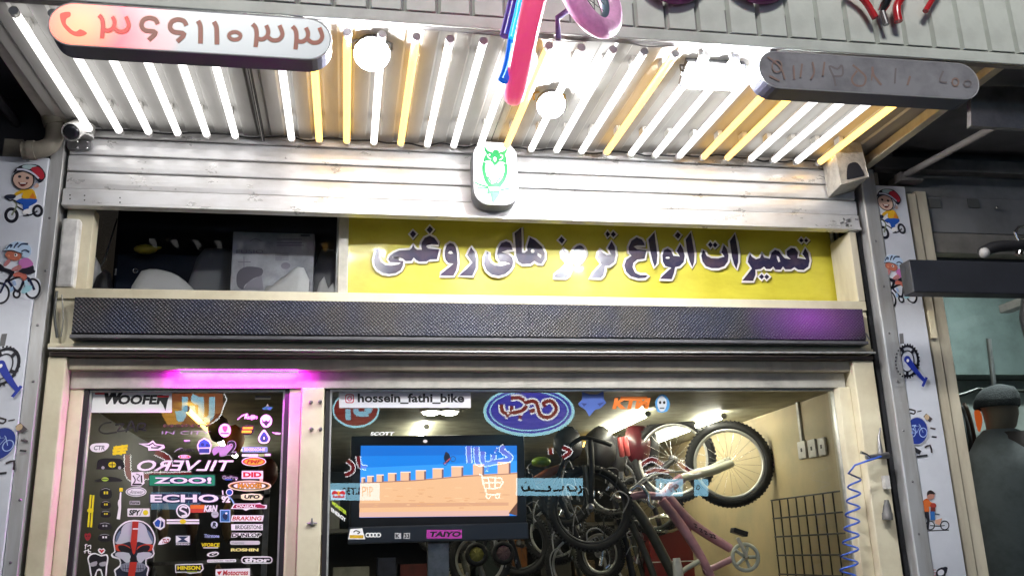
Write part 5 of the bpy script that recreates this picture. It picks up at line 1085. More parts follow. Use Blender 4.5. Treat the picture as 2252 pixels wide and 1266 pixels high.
p = dot((1275, 1145), 0.95); ch = G(mat('chainring_white', (0.62, 0.66, 0.60), 0.4)).ring(p, (-0.25, -1, 0), 0.070, 0.011, 40, 8)
for k in range(5):
    an = 2*math.pi*k/5; a = Vector((math.cos(an), 0, math.sin(an))); ch.tube([p+a*0.012, p+a*0.068], 0.010, 6)
ch = ch.build('chainring', bk)
G(CHROME).lathe(p+Vector((0, 0.01, 0)), (0, -1, 0), [(0, 0.016), (0.03, 0.014)], 12).build('axle', ch)
tub(bk, 'crank', [(1285, 1145), (1255, 1080), (1225, 1020)], 0.011, WHITEP, 0.93, sm=3)
p = dot((1235, 985), 0.92); G(BLACKP).obox(p, Vector((0.9, 0, -0.3)).normalized(), Vector((0, 1, 0)), Vector((0.3, 0, 0.9)).normalized(), 0.042, 0.03, 0.014).build('pedal', bk, bevel=0.004)
d = D(B3, 0.962); 
for i, (x, y0) in enumerate(((945, 930), (980, 960), (1010, 975), (1045, 995), (1065, 1000))): d.stroke([(x, y0), (x+18, y0+8), (x+8, y0+22), (x+24, y0+24)], 6, K_, 2)
d.build('frame_lettering', bk)
# second wheel behind
bk2 = thing('bicycle', 'grey bicycle hung upright behind the pink one', 'bicycle', Vector((1.6, 1.3, 0.9)), 'bicycles in the shop window')
wheel(bk2, dot((815, 520), 1.35), (-0.7, -1, 0.05), 0.262, 0.024, RUBBER, SIL, 20)
GF = mat('grey_frame', (0.085, 0.09, 0.075), 0.35, coat=0.4, noise=0.3, nscale=20)
tub(bk2, 'down_tube', [(540, 790), (620, 900), (700, 1040), (790, 1210), (830, 1290)], 0.030, GF, 1.1, sm=3)
tub(bk2, 'top_tube', [(480, 790), (560, 960), (640, 1130), (700, 1290)], 0.020, GF, 1.1, sm=3)
tub(bk2, 'head_tube', [(500, 740), (520, 830), (510, 920)], 0.026, GF, 1.1)
tub(bk2, 'fork', [(530, 760, 1.1), (640, 650, 1.2), (810, 530, 1.33)], 0.02, BLACKP, 1.2)
tub(bk2, 'stem', [(480, 600), (485, 700), (500, 760)], 0.016, STEEL, 1.08)
tub(bk2, 'handlebar', [(420, 740), (470, 770), (560, 740), (640, 790)], 0.014, CHROME, 1.05, sm=4)
p = dot((760, 930), 1.15); G(glassmat('clear_wrap', (0.85, 0.88, 0.85), 1.4, 0.15)).blob(p, 0.13, 0.03, 0.05, jit=0.25).build('plastic_wrap', bk2)
p = dot((900, 1190), 0.95)
tub(bk2, 'crank', [(830, 1270), (900, 1215), (980, 1170)], 0.014, mat('worn_white', (0.5, 0.5, 0.42), 0.5), 0.95); tub(bk2, 'saddle_edge', [(835, 1150), (840, 1200), (850, 1290)], [0.02, 0.028, 0.03], WHITEP, 0.94)
# dark bicycles in the middle
def dark_bike(label, wx, R1, ax, tubes, y, rim=BLACKP):
    r = thing('bicycle', label, 'bicycle', dot(wx, y), 'bicycles in the shop window')
    wheel(r, dot(wx, y), ax, R1, 0.022, RUBBER, rim, 16, BLACKP)
    for nm, pts, rad, m in tubes: tub(r, nm, pts, rad, m, y, sm=3)
    for k in range(5):
        x0, y0 = wx[0]+rnd.uniform(-140, 140), wx[1]+rnd.uniform(-260, -40); sgn = rnd.choice((-1, 1))
        tub(r, 'brake_cable', [(x0, y0), (x0+sgn*rnd.uniform(20, 60), y0-rnd.uniform(10, 60)), (x0+sgn*rnd.uniform(60, 130), y0+rnd.uniform(-20, 60)), (x0+sgn*rnd.uniform(50, 110), y0+rnd.uniform(80, 180))], rnd.choice((0.003, 0.004)), rnd.choice((BLACKP, STEEL, GRY)), y-rnd.uniform(0.02, 0.15), sm=4)
    for k in range(4):
        x0, y0 = wx[0]+rnd.uniform(-120, 120), wx[1]+rnd.uniform(-240, 160)
        tub(r, rnd.choice(('brake_lever', 'pedal_arm')), [(x0, y0), (x0+rnd.uniform(-26, 26), y0+rnd.uniform(10, 40))], rnd.choice((0.005, 0.008)), rnd.choice((CHROME, STEEL)), y-rnd.uniform(0.03, 0.12))
    return r
dark_bike('black bicycle with its wheel in front of the others', (285, 830), 0.235, (-0.15, -1, 0.1), [('frame_tube', [(280, 400), (290, 560), (285, 830)], 0.02, BLACKP), ('handlebar', [(150, 440), (230, 385), (330, 400), (420, 430)], 0.013, BLACKP), ('fork', [(250, 560), (265, 700), (285, 830)], 0.015, GF)], 0.95)
dark_bike('black bicycle with a thin wheel behind the lettered strip', (130, 770), 0.16, (-0.3, -1, 0.0), [('frame_tube', [(60, 700), (150, 900), (230, 1100)], 0.018, BLACKP), ('fork', [(100, 600), (130, 770)], 0.014, STEEL)], 1.25)
dark_bike('black bicycle with chrome stand under the black wheel', (350, 1120), 0.15, (-0.9, -1, 0.0), [('frame_tube', [(470, 900), (510, 1050), (560, 1280)], 0.02, BLACKP), ('stand', [(330, 960), (370, 1050), (350, 1200)], 0.012, CHROME)], 1.15, SIL)
dark_bike('dark bicycle far back behind the screen bar', (-640, 940), 0.20, (-0.2, -1, 0.0), [('frame_tube', [(-600, 850), (-560, 1000), (-500, 1250)], 0.02, GF), ('fork', [(-640, 800), (-640, 940)], 0.014, STEEL)], 1.9)
dark_bike('dark bicycle with a slim wheel deep inside the shop', (-160, 1060), 0.19, (-0.5, -1, 0.1), [('frame_tube', [(-300, 900), (-220, 1040), (-160, 1260)], 0.018, BLACKP), ('handlebar', [(-330, 830), (-280, 850), (-220, 820)], 0.013, CHROME)], 1.5)
for i_, (wx_, r_, ax_, yy_) in enumerate((((430, 690), 0.20, (-0.6, -1, 0.1), 1.65), ((60, 985), 0.19, (-0.3, -1, 0.2), 1.45), ((215, 1190), 0.20, (-0.1, -1, 0.1), 1.35), ((610, 1170), 0.21, (-0.5, -1, 0.0), 1.85), ((-420, 1160), 0.18, (-0.2, -1, 0.1), 1.3), ((500, 500), 0.19, (-0.9, -1, 0.0), 2.0), ((700, 800), 0.20, (-1.2, -1, 0.1), 1.7))):
    dark_bike(('black bicycle with its wheel level with the stem of the grey one', 'black bicycle with its wheel beside the screen corner', 'black bicycle low down beside the chrome stand', 'black bicycle behind the dark red carton', 'black bicycle beneath the small training wheels', 'black bicycle high up under the dark red bag', 'black bicycle between the grey and the pink frames')[i_], wx_, r_, ax_,
              [('frame_tube', [(wx_[0]-60, wx_[1]-160), (wx_[0]-20, wx_[1]-20), (wx_[0]+40, wx_[1]+180)], 0.017, rnd.choice((BLACKP, GF, STEEL))), ('fork', [(wx_[0]+50, wx_[1]-150), (wx_[0], wx_[1])], 0.012, rnd.choice((CHROME, STEEL, BLACKP))), ('handlebar', [(wx_[0]-90, wx_[1]-190), (wx_[0]-30, wx_[1]-170), (wx_[0]+60, wx_[1]-180)], 0.011, rnd.choice((CHROME, BLACKP)))], yy_, rnd.choice((SIL, BLACKP, STEEL)))
# small wheels under the screen
for px, py, c, lb_ in ((1048, 1218, 'B8B060', 'small yellowish training wheel under the screen'), (1107, 1215, 'A08080', 'small rosy training wheel under the screen')):
    t = thing('small_wheel', lb_, 'wheel', U(px, py, 0.9), 'small wheels under the screen'); p = U(px, py, 0.9); m = mat('hubcap_'+c, hexc(c), 0.5)
    G(RUBBER).ring(p, (0, -1, 0.1), 0.048, 0.014, 28, 8).build('tyre', t); g = G(m).lathe(p, (0, -1, 0.1), [(-0.008, 0.04), (0.006, 0.038), (0.010, 0.02), (0.012, 0.008)], 20)
    for k in range(8):
        an = k*math.pi/4; a = Vector((math.cos(an), 0, math.sin(an))); g.tube([p+a*0.012+Vector((0, -0.013, 0)), p+a*0.038+Vector((0, -0.008, 0))], 0.003, 5)
    g.build('hub', t)
# saddles, bags, helmets hanging in the middle
ob = thing('helmet', 'bright lime green helmet hanging beside the screen', 'helmet', U(1190, 1015, 0.7))
p = U(1190, 1015, 0.7); G(mat('lime', (0.32, 0.55, 0.04), 0.35, coat=0.4)).blob(p, 0.052, 0.05, 0.028).build('shell', ob); G(mat('orange_visor', (0.5, 0.16, 0.08), 0.4)).tube([U(1170, 1060, 0.7), U(1205, 1040, 0.7), U(1240, 1022, 0.7)], [0.02, 0.026, 0.012], 8).build('visor', ob); G(BLACKP).tube(catmull([tuple(U(a, b, 0.68)) for a, b in ((1165, 1040), (1180, 1075), (1215, 1075), (1240, 1010), (1250, 985))], False, 4), 0.012, 8).build('strap', ob)
rb = thing('backpack', 'dark red rounded bag hanging above the grey bicycle', 'bag', U(1400, 1000, 1.5))
p = U(1402, 975, 1.5); G(mat('maroon', (0.085, 0.010, 0.016), 0.3, coat=0.3)).blob(p, 0.085, 0.06, 0.14).build('body', rb); G(BLACKP).blob(p+Vector((0.09, 0.03, -0.02)), 0.06, 0.05, 0.12).build('pocket', rb)
for px, py, rx, rz, m, nm, lb_, cat, y in ((1320, 985, 0.10, 0.13, BLACKP, 'saddle_bag', 'black bag hanging beneath the ceiling tubes', 'bag', 1.4), (1350, 1010, 0.07, 0.14, BLACKP, 'saddle_bag', 'second black bag beside the dark red one', 'bag', 1.45), (1250, 975, 0.09, 0.10, BLACKP, 'saddle', 'black saddle hanging behind the oval reflection', 'saddle', 1.3)):
    G(m).blob(U(px, py, y), rx, 0.05, rz, jit=0.15).build(nm, label=lb_, cat=cat)
for px, py in ((1365, 980), (1377, 978)):
    G(mat('red_white_can', (0.55, 0.10, 0.10), 0.4)).lathe(U(px, py, 1.2), (0.1, 0, -1), [(-0.05, 0.012), (-0.045, 0.016), (0.06, 0.016), (0.065, 0.010)], 12).build('pump', label='red pump with a pale cap hanging beside the maroon bag' if px == 1365 else 'red pump nearest the maroon bag', cat='pump')
cx = thing('red_carton', 'dark red carton wrapped in clear plastic behind the pink frame', 'box', U(1450, 1250, 1.7))
a, b = U(1425, 1155, 1.7), U(1530, 1266, 1.7); G(mat('dark_red_box', (0.16, 0.015, 0.015), 0.35, coat=0.4, bump=0.3, bscale=15)).box(a.x, b.x, 1.7, 1.9, 0.8, a.z).build('body', cx, bevel=0.01); G(WHITEP).box(a.x, b.x, 1.695, 1.699, b.z+0.09, b.z+0.096).build('tape', cx)
# shelving with boxes deep in the shop
shm = mat('shelf_metal', (0.12, 0.12, 0.11), 0.5, metal=0.4)
sh = thing('shelf_rack', 'tall metal shelf rack deep inside the shop', 'shelf', Vector((0.6, 3.6, 0.02)))
for z_ in (0.4, 0.85, 1.3, 1.75):
    G(shm).box(-0.3, 2.2, 3.45, 3.85, z_, z_+0.03).build('board', sh)
for x_ in (-0.3, 0.95, 2.18): G(shm).box(x_, x_+0.03, 3.45, 3.48, 0.02, 2.2).build('upright', sh)
CN = {'3A3A36': 'charcoal', '6A5A40': 'brown', '8A8A84': 'grey', '2A3048': 'navy', '5A2020': 'maroon', 'A09A80': 'beige', '203030': 'dark green', '7A4A20': 'tan'}
cols = ['3A3A36', '6A5A40', '8A8A84', '2A3048', '5A2020', 'A09A80', '203030', '7A4A20']
k = 0
for z_ in (0.43, 0.88, 1.33, 1.78):
    x_ = -0.25
    while x_ < 2.0:
        w__ = rnd.uniform(0.12, 0.3); h__ = rnd.uniform(0.14, 0.34); c = cols[k % len(cols)]
        G(mat('carton_'+c, hexc(c), 0.6, noise=0.15)).box(x_, x_+w__, 3.47, 3.8, z_+0.001, z_+h__).build('carton', label='%s carton on the %s board of the shelf rack deep inside' % (CN[c], {0.43: 'lowest', 0.88: 'second', 1.33: 'third', 1.78: 'top'}[z_]), cat='box', group='cartons on the shelf rack', bevel=0.004); x_ += w__+rnd.uniform(0.01, 0.12); k += 1
# behind the door: display rack, clothes and parts
dk = thing('display_rack', 'dark display rack with hooks behind the sticker door', 'rack', Vector((-0.7, 1.4, 0)))
for x_ in (-1.05, -0.45): G(STEEL).box(x_, x_+0.03, 1.4, 1.43, 0.02, 2.1).build('upright', dk)
for z_ in (1.2, 1.55, 1.9): G(STEEL).box(-1.05, -0.42, 1.40, 1.42, z_, z_+0.02).build('bar', dk)
for i in range(16):
    x_ = -1.02+0.038*i+rnd.random()*0.01; z_ = rnd.choice((1.2, 1.55, 1.9)); c = rnd.choice(('3A3A3E', '5A1818', '2A2A2C', '7A6A50', '503820', '182030'))
    G(mat('hang_'+c, hexc(c), 0.6)).blob((x_, 1.36, z_-0.12), 0.03, 0.03, 0.11, jit=0.3).build('packed_part', label='%s packed bike part on the %s bar of the rack behind the door' % ({'3A3A3E': 'charcoal', '5A1818': 'maroon', '2A2A2C': 'black', '7A6A50': 'tan', '503820': 'brown', '182030': 'navy'}[c], {1.2: 'lower', 1.55: 'middle', 1.9: 'upper'}[z_]), cat='package', group='packages on the display rack')
for px, py, c, lb_ in ((515, 965, 'B06828', 'orange handlebar grip pack seen through the door'), (590, 1040, '5A2818', 'brown saddle seen through the door glass'), (480, 940, '30302C', 'black tool case seen through the door glass')):
    G(mat('hang_'+c, hexc(c), 0.5)).blob(U(px, py, 0.8), 0.05, 0.04, 0.07, jit=0.2).build('saddle' if 'saddle' in lb_ else 'bike_part', label=lb_, cat='bike part')

# ------------------------------------------------------------------ coiled air hose and valve by the window
AH = thing('air_hose', 'coiled blue air hose hanging from a brass valve on the window jamb', 'hose', U(1880, 1266, -0.05))
BH = mat('hose_blue', (0.03, 0.10, 0.50), 0.35, coat=0.4)
P_ = [tuple(U(1938, 1003, -0.06)), tuple(U(1910, 1012, -0.075)), tuple(U(1880, 1022, -0.075)), tuple(U(1866, 1040, -0.06))]
n = 9*12
xs0 = 1872; 
for k in range(int(n*1.35)):
    t = k/12; py = 1052+t*30.5; cxp = 1880-t*2.0; a = 2*math.pi*t
    q = U(cxp, py, -0.02); rr = 0.028+0.010*min(1, t/6)
    P_.append((q.x+rr*math.cos(a), -0.02-rr*0.9*math.sin(a), q.z))
G(BH).tube(P_, 0.0048, 7).build('coil', AH)
g = G(STEEL); g.tube([U(1952, 1000, -0.03), U(1925, 1003, -0.05), U(1905, 1005, -0.06)], [0.016, 0.012, 0.010], 10); v_ = g.build('valve', AH)
G(CHROME).tube([U(1912, 1005, -0.06), U(1905, 998, -0.07), U(1893, 994, -0.07)], [0.008, 0.006, 0.008], 8).build('lever', v_)
G(STEEL).tube([U(1936, 940, -0.015), U(1933, 960, -0.02), U(1937, 1000, -0.02)], [0.004, 0.006, 0.014], 8).build('pipe', v_)
wj = thing('door_closer_spring', 'grey rubber plug cap fixed to the jamb below the hose valve', 'plug', U(1952, 1140, -0.02))
G(mat('plug_grey', (0.10, 0.10, 0.10), 0.5)).lathe(U(1952, 1142, -0.03), (0.1, 0, 1), [(0, 0.024), (0.03, 0.024), (0.032, 0.021), (0.055, 0.018), (0.09, 0.010)], 14).build('cap', wj); G(WHITEP).box(U(1945, 1072, -0.02).x, U(1957, 1072, -0.02).x, -0.03, -0.005, U(1950, 1074, -0.02).z, U(1950, 1045, -0.02).z).build('clip', wj)

# ------------------------------------------------------------------ bicycle wheels hung in front of the fascia
PKT = mat('pink_tyre', (0.88, 0.55, 0.78), 0.45, emit=(0.7, 0.2, 0.5), es=0.18, noise=0.15, nscale=15, bump=0.1, bscale=80, coat=0.2)  # slight emission added to the tyre for LED light falling on it
RDT = mat('red_pink_tyre', (0.92, 0.26, 0.34), 0.4, noise=0.3, nscale=8, dirt=(0.88, 0.10, 0.50), coat=0.3, emit=(0.9, 0.06, 0.20), es=0.42, bump=0.15, bscale=60)  # tyre glow put in as emission too, standing in for LED light
TEAL = mat('teal_rim', (0.12, 0.20, 0.24), 0.4)
w1 = thing('hanging_wheel', 'bicycle wheel with pink tyre hung in front of the ribbed fascia', 'bicycle', U(1295, 20, -1.5))
cw = U(1297, 0, -1.5)+Vector((0, 0, 0.022)); axw = Vector((0.62, -0.78, 0.12)).normalized()
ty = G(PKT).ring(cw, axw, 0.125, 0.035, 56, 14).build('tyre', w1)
G(TEAL).ring(cw, axw, 0.092, 0.014, 48, 8).build('rim', ty)
g = G(BLACKP); a = axw.orthogonal().normalized(); b = axw.cross(a)
for k in range(18):
    an = 2*math.pi*k/18; g.tube([cw+axw*(0.015 if k % 2 else -0.015)+(a*math.cos(an)+b*math.sin(an))*0.012, cw+(a*math.cos(an)+b*math.sin(an))*0.086], 0.0015, 4, caps=False)
o = g.build('spokes', ty); o['kind'] = 'stuff'
G(STEEL).lathe(cw-axw*0.03, axw, [(0, 0.01), (0.01, 0.016), (0.05, 0.016), (0.06, 0.01)], 12).build('hub', ty)
G(mat('violet_fork', (0.14, 0.14, 0.30), 0.4)).tube([U(1228, 88, -1.45), U(1226, 40, -1.45), cw+axw*0.05], 0.010, 8).build('fork', w1)
w2 = thing('hanging_wheel', 'bicycle wheel with red pink tyre seen edge on with a blue mudguard strip', 'bicycle', U(1130, 220, -1.6))
axw = Vector((0.90, -0.075, -0.22)).normalized(); upw = (Vector((0, 0, 1))-axw*axw.z).normalized(); cw = U(1132, 196, -1.6)+upw*0.245
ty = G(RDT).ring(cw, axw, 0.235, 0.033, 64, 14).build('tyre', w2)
G(mat('white_rim', (0.7, 0.72, 0.74), 0.4)).ring(cw, axw, 0.20, 0.012, 56, 8).build('rim', ty)
G(STEEL).lathe(cw-axw*0.03, axw, [(0, 0.012), (0.06, 0.012)], 12).build('hub', ty)
BLU = mat('blue_strip', (0.02, 0.22, 0.75), 0.22, metal=0.3, coat=0.6, emit=(0.0, 0.12, 0.8), es=0.35); VIO = mat('violet_strip', (0.16, 0.08, 0.45), 0.3, coat=0.4)  # blue strip brightened by added emission
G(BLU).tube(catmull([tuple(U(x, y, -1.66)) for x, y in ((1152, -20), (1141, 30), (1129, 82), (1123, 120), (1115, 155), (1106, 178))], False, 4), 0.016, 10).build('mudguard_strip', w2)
G(mat('cyan_strip', (0.05, 0.5, 0.8), 0.2, coat=0.6, emit=(0.0, 0.5, 0.9), es=0.6)).tube(catmull([tuple(U(x, y, -1.685)) for x, y in ((1147, -20), (1136, 30), (1124, 84))], False, 4), 0.008, 8).build('mudguard_strip', w2)  # cyan line also brightened by added emission
G(VIO).tube(catmull([tuple(U(x, y, -1.60)) for x, y in ((1134, -20), (1122, 30), (1110, 80))], False, 4), 0.016, 8).build('fork', w2)
PUR = mat('purple_tyre', (0.20, 0.05, 0.16), 0.5)
for px, lb_ in ((1483, 'purple tyred bicycle wheel hung high on the fascia beside the pink wheel'), (1672, 'purple tyred bicycle wheel hung high on the fascia over the unlit sign')):
    cw = U(px, 8, -1.175)+Vector((0, 0, 0.155)); t = thing('hanging_wheel', lb_, 'bicycle', cw-Vector((0, 0, 0.15)), 'purple tyred wheels hung on the fascia')
    ty = G(PUR).ring(cw, (0.1, -1, 0), 0.135, 0.02, 48, 10).build('tyre', t); G(STEEL).ring(cw, (0.1, -1, 0), 0.11, 0.008, 48, 6).build('rim', ty)
    G(STEEL).lathe(cw+Vector((0, 0.05, 0)), (0, -1, 0), [(0, 0.014), (0.08, 0.014)], 10).build('hub', ty)
rf = thing('bicycle_fork', 'glossy red bicycle fork with chrome fittings hung on the fascia', 'bicycle part', U(1965, 60, -1.3))
RDP = mat('red_paint', (0.55, 0.02, 0.03), 0.25, coat=0.7)
G(RDP).tube(catmull([tuple(U(x, y, -1.19)) for x, y in ((1992, -50), (1986, -12), (1972, 15), (1976, 48))], False, 4), 0.017, 10).build('blade', rf)
G(RDP).tube(catmull([tuple(U(x, y, -1.19)) for x, y in ((1860, -30), (1900, 0), (1925, 40))], False, 4), 0.014, 10).build('blade', rf)
G(CHROME).lathe(U(1945, 10, -1.20), (0.3, -0.5, 0.7), [(-0.03, 0.016), (0, 0.022), (0.05, 0.018)], 12).build('crown', rf); G(STEEL).tube([U(1940, 25, -1.19), U(1950, 55, -1.19)], 0.012, 8).build('steerer', rf)
G(RDP).tube(catmull([tuple(U(x, y, -1.19)) for x, y in ((2070, -30), (2050, 0), (2035, 25))], False, 4), 0.012, 10).build('blade', rf)

# ------------------------------------------------------------------ neighbouring shop behind the corner posts
NG = mat('neighbour_wall_grey', (0.21, 0.215, 0.22), 0.6, noise=0.3, nscale=4)
nr = thing('neighbour_front', 'dim neighbouring shop front with a glass pane and grey panels', 'building', (3.9, 0.2, 0))
G(NG).box(2.995, 5.2, 0.02, 0.12, 3.10, 3.30).build('panel', nr, bevel=0.004); G(mat('panel_beige', (0.22, 0.21, 0.19), 0.6, noise=0.3)).box(2.995, 5.2, 0.015, 0.12, 2.985, 3.096).build('panel', nr, bevel=0.004)
for px in (2055, 2140): p = U(px, 447, 0.012); G(mat('panel_square', (0.11, 0.115, 0.11), 0.6)).box(p.x-0.03, p.x+0.035, 0.009, 0.0145, p.z-0.025, p.z+0.025).build('tile', nr)
G(NG).box(2.86, 5.2, 0.03, 0.12, 3.304, 3.42).build('panel', nr); G(mat('panel_dark', (0.13, 0.135, 0.145), 0.6, noise=0.3)).box(2.86, 5.2, 0.04, 0.2, 3.424, 4.3).build('panel', nr)
G(mat('panel_mid', (0.19, 0.19, 0.19), 0.6, noise=0.3)).box(2.70, 5.2, -0.03, 0.038, 3.43, 3.50).build('rail', nr, bevel=0.004)
G(GLASS2).add([(2.995, 0.10, 0.1), (5.2, 0.10, 0.1), (5.2, 0.10, 2.985), (2.995, 0.10, 2.985)], [(0, 1, 2, 3)]).build('pane', nr)
G(mat('rail_dark', (0.04, 0.045, 0.045), 0.5)).box(2.995, 5.2, 0.09, 0.14, 2.965, 2.984).build('rail', nr)
p = U(2188, 458, 0.0); G(CHROME).lathe(p, (0, -1, 0), [(0, 0.008), (0.015, 0.008), (0.02, 0.004)], 10).build('bolt', nr)
TW = mat('teal_wall', (0.37, 0.40, 0.385), 0.6, noise=0.3, nscale=3)
G(TW).box(2.995, 5.2, 1.3, 1.35, 0, 2.55).build('neighbour_back_wall', kind='structure'); G(mat('teal_dark', (0.10, 0.13, 0.13), 0.6, noise=0.3)).box(2.995, 5.2, 1.1, 1.3, 2.552, 3.6).build('neighbour_upper_wall', kind='structure')
G(TW).box(5.2, 5.25, 0.1, 1.35, 0, 3.6).build('neighbour_side_wall', kind='structure'); G(mat('teal_ceiling', (0.2, 0.23, 0.22), 0.6)).box(2.995, 5.2, 0.13, 1.3, 3.2, 3.25).build('neighbour_ceiling', kind='structure')
G(mat('wall_brown', (0.1, 0.09, 0.08), 0.7)).box(2.86, 2.994, 0.2, 1.35, 0, 3.4).build('party_wall', kind='structure')
nfill = thing('ceiling_lamp', 'added round fill lamp inside the neighbouring shop, out of view', 'lamp', (3.7, 0.35, 3.15))
G(glow('neighbour_fill_lamp', (0.95, 1.0, 0.97), 330.0)).lathe((3.7, 0.35, 3.19), (0, 0, -1), [(0, 0.08), (0.02, 0.07), (0.03, 0.03)], 16).build('diffuser', nfill)  # unseen lamp added to light the jacket and the shop inside
# canopy arm, sheet and lintel pieces of the neighbour
G(mat('arm_grey', (0.17, 0.16, 0.16), 0.5, noise=0.4)).tube([U(1985, 388, -0.03), UZ(2195, 275, 3.38)], 0.018, 8).build('awning_arm', nr)
ns = thing('hoarding_sheet', 'pale sheet board under the neighbouring awning', 'board', UZ(2200, 240, 3.3))
cs = [U(2137, 192, -0.75), U(2300, 190, -0.75), U(2300, 284, -0.75), U(2137, 275, -0.75)]
G(mat('sheet_grey', (0.26, 0.26, 0.28), 0.6, noise=0.2)).prism(cs, (0, 0.03, 0)).build('board', ns, bevel=0.003)
G(mat('awning_under', (0.18, 0.185, 0.20), 0.7, noise=0.4, nscale=4)).box(2.75, 5.2, -1.09, 0.02, 3.56, 3.60).build('awning_sheet', nr)
br = U(1990, 395, -0.02); G(mat('arm_grey')).box(br.x-0.05, br.x+0.08, -0.06, 0.0, br.z-0.02, br.z+0.025).build('bracket', nr)
# black bar reaching over the pillar
bb_ = thing('black_bar', 'thick black bar sticking out in front of the pillar cartoons', 'bar', (2.9, -0.46, 2.617))
G(mat('bar_black', (0.016, 0.018, 0.026), 0.5, noise=0.3, nscale=6, bump=0.05)).box(2.487, 3.9, -0.5, -0.42, 2.617, 2.770).build('body', bb_, bevel=0.004)
G(STEEL).box(3.3, 3.36, -0.42, 0.0, 2.66, 2.70).build('bracket', bb_)
# bicycle on the bar
bz = thing('bicycle_saddle', 'black saddle with chrome clamp resting on the black bar', 'saddle', U(2190, 562, -0.46))
G(BLACKP).tube(catmull([tuple(U(x, y, -0.46)) for x, y in ((2160, 556), (2190, 543), (2240, 540), (2290, 538))], False, 4), [0.028]*13, 10).build('padding', bz)
p = U(2165, 556, -0.47); G(mat('worn_grey', (0.3, 0.3, 0.3), 0.5)).blob(p, 0.022, 0.025, 0.026).build('nose', bz)
g = G(CHROME); g.tube([U(2232, 512, -0.46), U(2240, 500, -0.46), U(2270, 495, -0.46)], 0.008, 8); g.tube([U(2240, 560, -0.46), U(2246, 530, -0.46), U(2270, 520, -0.46)], 0.016, 8); g.tube([U(2232, 512, -0.46), U(2240, 530, -0.46)], 0.006, 8); g.build('clamp', bz)
# hanging dark panel beside the bar
a = U(2236, 640, -0.3); hs = thing('hanging_strap', 'dark hanging strap below the black bar', 'strap', U(2250, 770, -0.3))
G(mat('strap_dark', (0.03, 0.035, 0.04), 0.5)).tube([tuple(U(x, y, -0.3)) for x, y in ((2262, 640), (2256, 700), (2262, 760))], [0.03, 0.03, 0.012], 8).build('strap', hs)
# clothes rail
cr_ = thing('clothes_rail', 'black clothes rail on a grey pole in the neighbouring shop', 'rail', U(2180, 860, 0.5))
G(BW).tube([U(2060, 880, 0.5), U(2120, 866, 0.5), U(2150, 855, 0.5)], 0.009, 8).build('rail', cr_); G(BW).tube([U(2150, 855, 0.5), U(2300, 862, 0.5)], 0.009, 8).build('rail', cr_); G(STEEL).tube([U(2174, 745, 0.5), U(2186, 850, 0.5)], 0.014, 8).build('pole', cr_)
for px, c in ((2112, '50585C'), (2121, '2A2A2C'), (2131, '403028')):
    G(mat('garment_'+c, hexc(c), 0.8)).blob(U(px, 950, 0.55), 0.018, 0.05, 0.16, jit=0.15).build('garment', label={'50585C': 'grey', '2A2A2C': 'black', '403028': 'brown'}[c]+' garment hanging on the clothes rail beside the jacket', cat='garment', group='garments on the rail')
ot = thing('tag', 'bright orange swing tag hanging beside the black beanie', 'tag', U(2155, 930, 0.42)); d = D((1952, 820, 0.3521), 0.42); d.poly([(540, 250), (556, 230), (580, 240), (592, 290), (580, 360), (562, 355)], mat('tag_orange', (0.75, 0.12, 0.02), 0.4, emit=(0.75, 0.12, 0.02), es=0.35), 3); d.build('card', ot)  # card brightness partly put in as its own emission
# mannequin with jacket and beanie
mq = thing('mannequin', 'mannequin in a black beanie and a dark grey jacket behind glass', 'mannequin', U(2230, 1266, 0.35)-Vector((0, 0, 0.6)))
MY = 0.38
def loft(rows, m, nm, parent, seg=20):
    vs = []; fs = []
    for (px0, px1, py, dep) in rows:
        a, b = U(px0, py, MY), U(px1, py, MY); c = (a+b)/2; rx = (b.x-a.x)/2
        for k in range(seg):
            an = 2*math.pi*k/seg; q = 1+0.03*math.sin(3*an+py*0.05)
            vs.append((c.x+rx*math.cos(an)*q, MY+0.0+dep*math.sin(an)*q, c.z))
    for i in range(len(rows)-1):
        for k in range(seg): fs.append((i*seg+k, i*seg+(k+1) % seg, (i+1)*seg+(k+1) % seg, (i+1)*seg+k))
    g = G(m).add(vs, fs, True); g.add(vs[:seg], [tuple(reversed(range(seg)))]); return g.build(nm, parent)
loft([(2185, 2200, 846, 0.03), (2166, 2224, 853, 0.075), (2155, 2234, 866, 0.095), (2150, 2238, 880, 0.105), (2149, 2237, 893, 0.108), (2152, 2234, 897, 0.104)], mat('beanie', (0.016, 0.018, 0.022), 0.9, bump=0.5, bscale=120), 'beanie', mq)
loft([(2162, 2232, 889, 0.088), (2170, 2234, 912, 0.085), (2174, 2228, 938, 0.075), (2176, 2215, 955, 0.055), (2172, 2215, 985, 0.055)], mat('mannequin_skin', (0.30, 0.22, 0.17), 0.6), 'head', mq)
JK = mat('jacket_grey', (0.28, 0.28, 0.30), 0.85, noise=0.25, nscale=6, bump=0.4, bscale=14)
loft([(2165, 2228, 945, 0.075), (2152, 2262, 960, 0.10), (2140, 2300, 990, 0.13), (2134, 2330, 1030, 0.15), (2132, 2345, 1080, 0.16), (2138, 2350, 1150, 0.16), (2152, 2350, 1210, 0.16), (2160, 2350, 1300, 0.17), (2162, 2350, 1420, 0.17)], JK, 'jacket', mq, 28)
loft([(2168, 2300, 952, 0.115), (2160, 2310, 968, 0.13), (2175, 2320, 992, 0.15)], mat('hood_brown', (0.05, 0.036, 0.036), 0.9, bump=0.4, bscale=30), 'hood', mq)
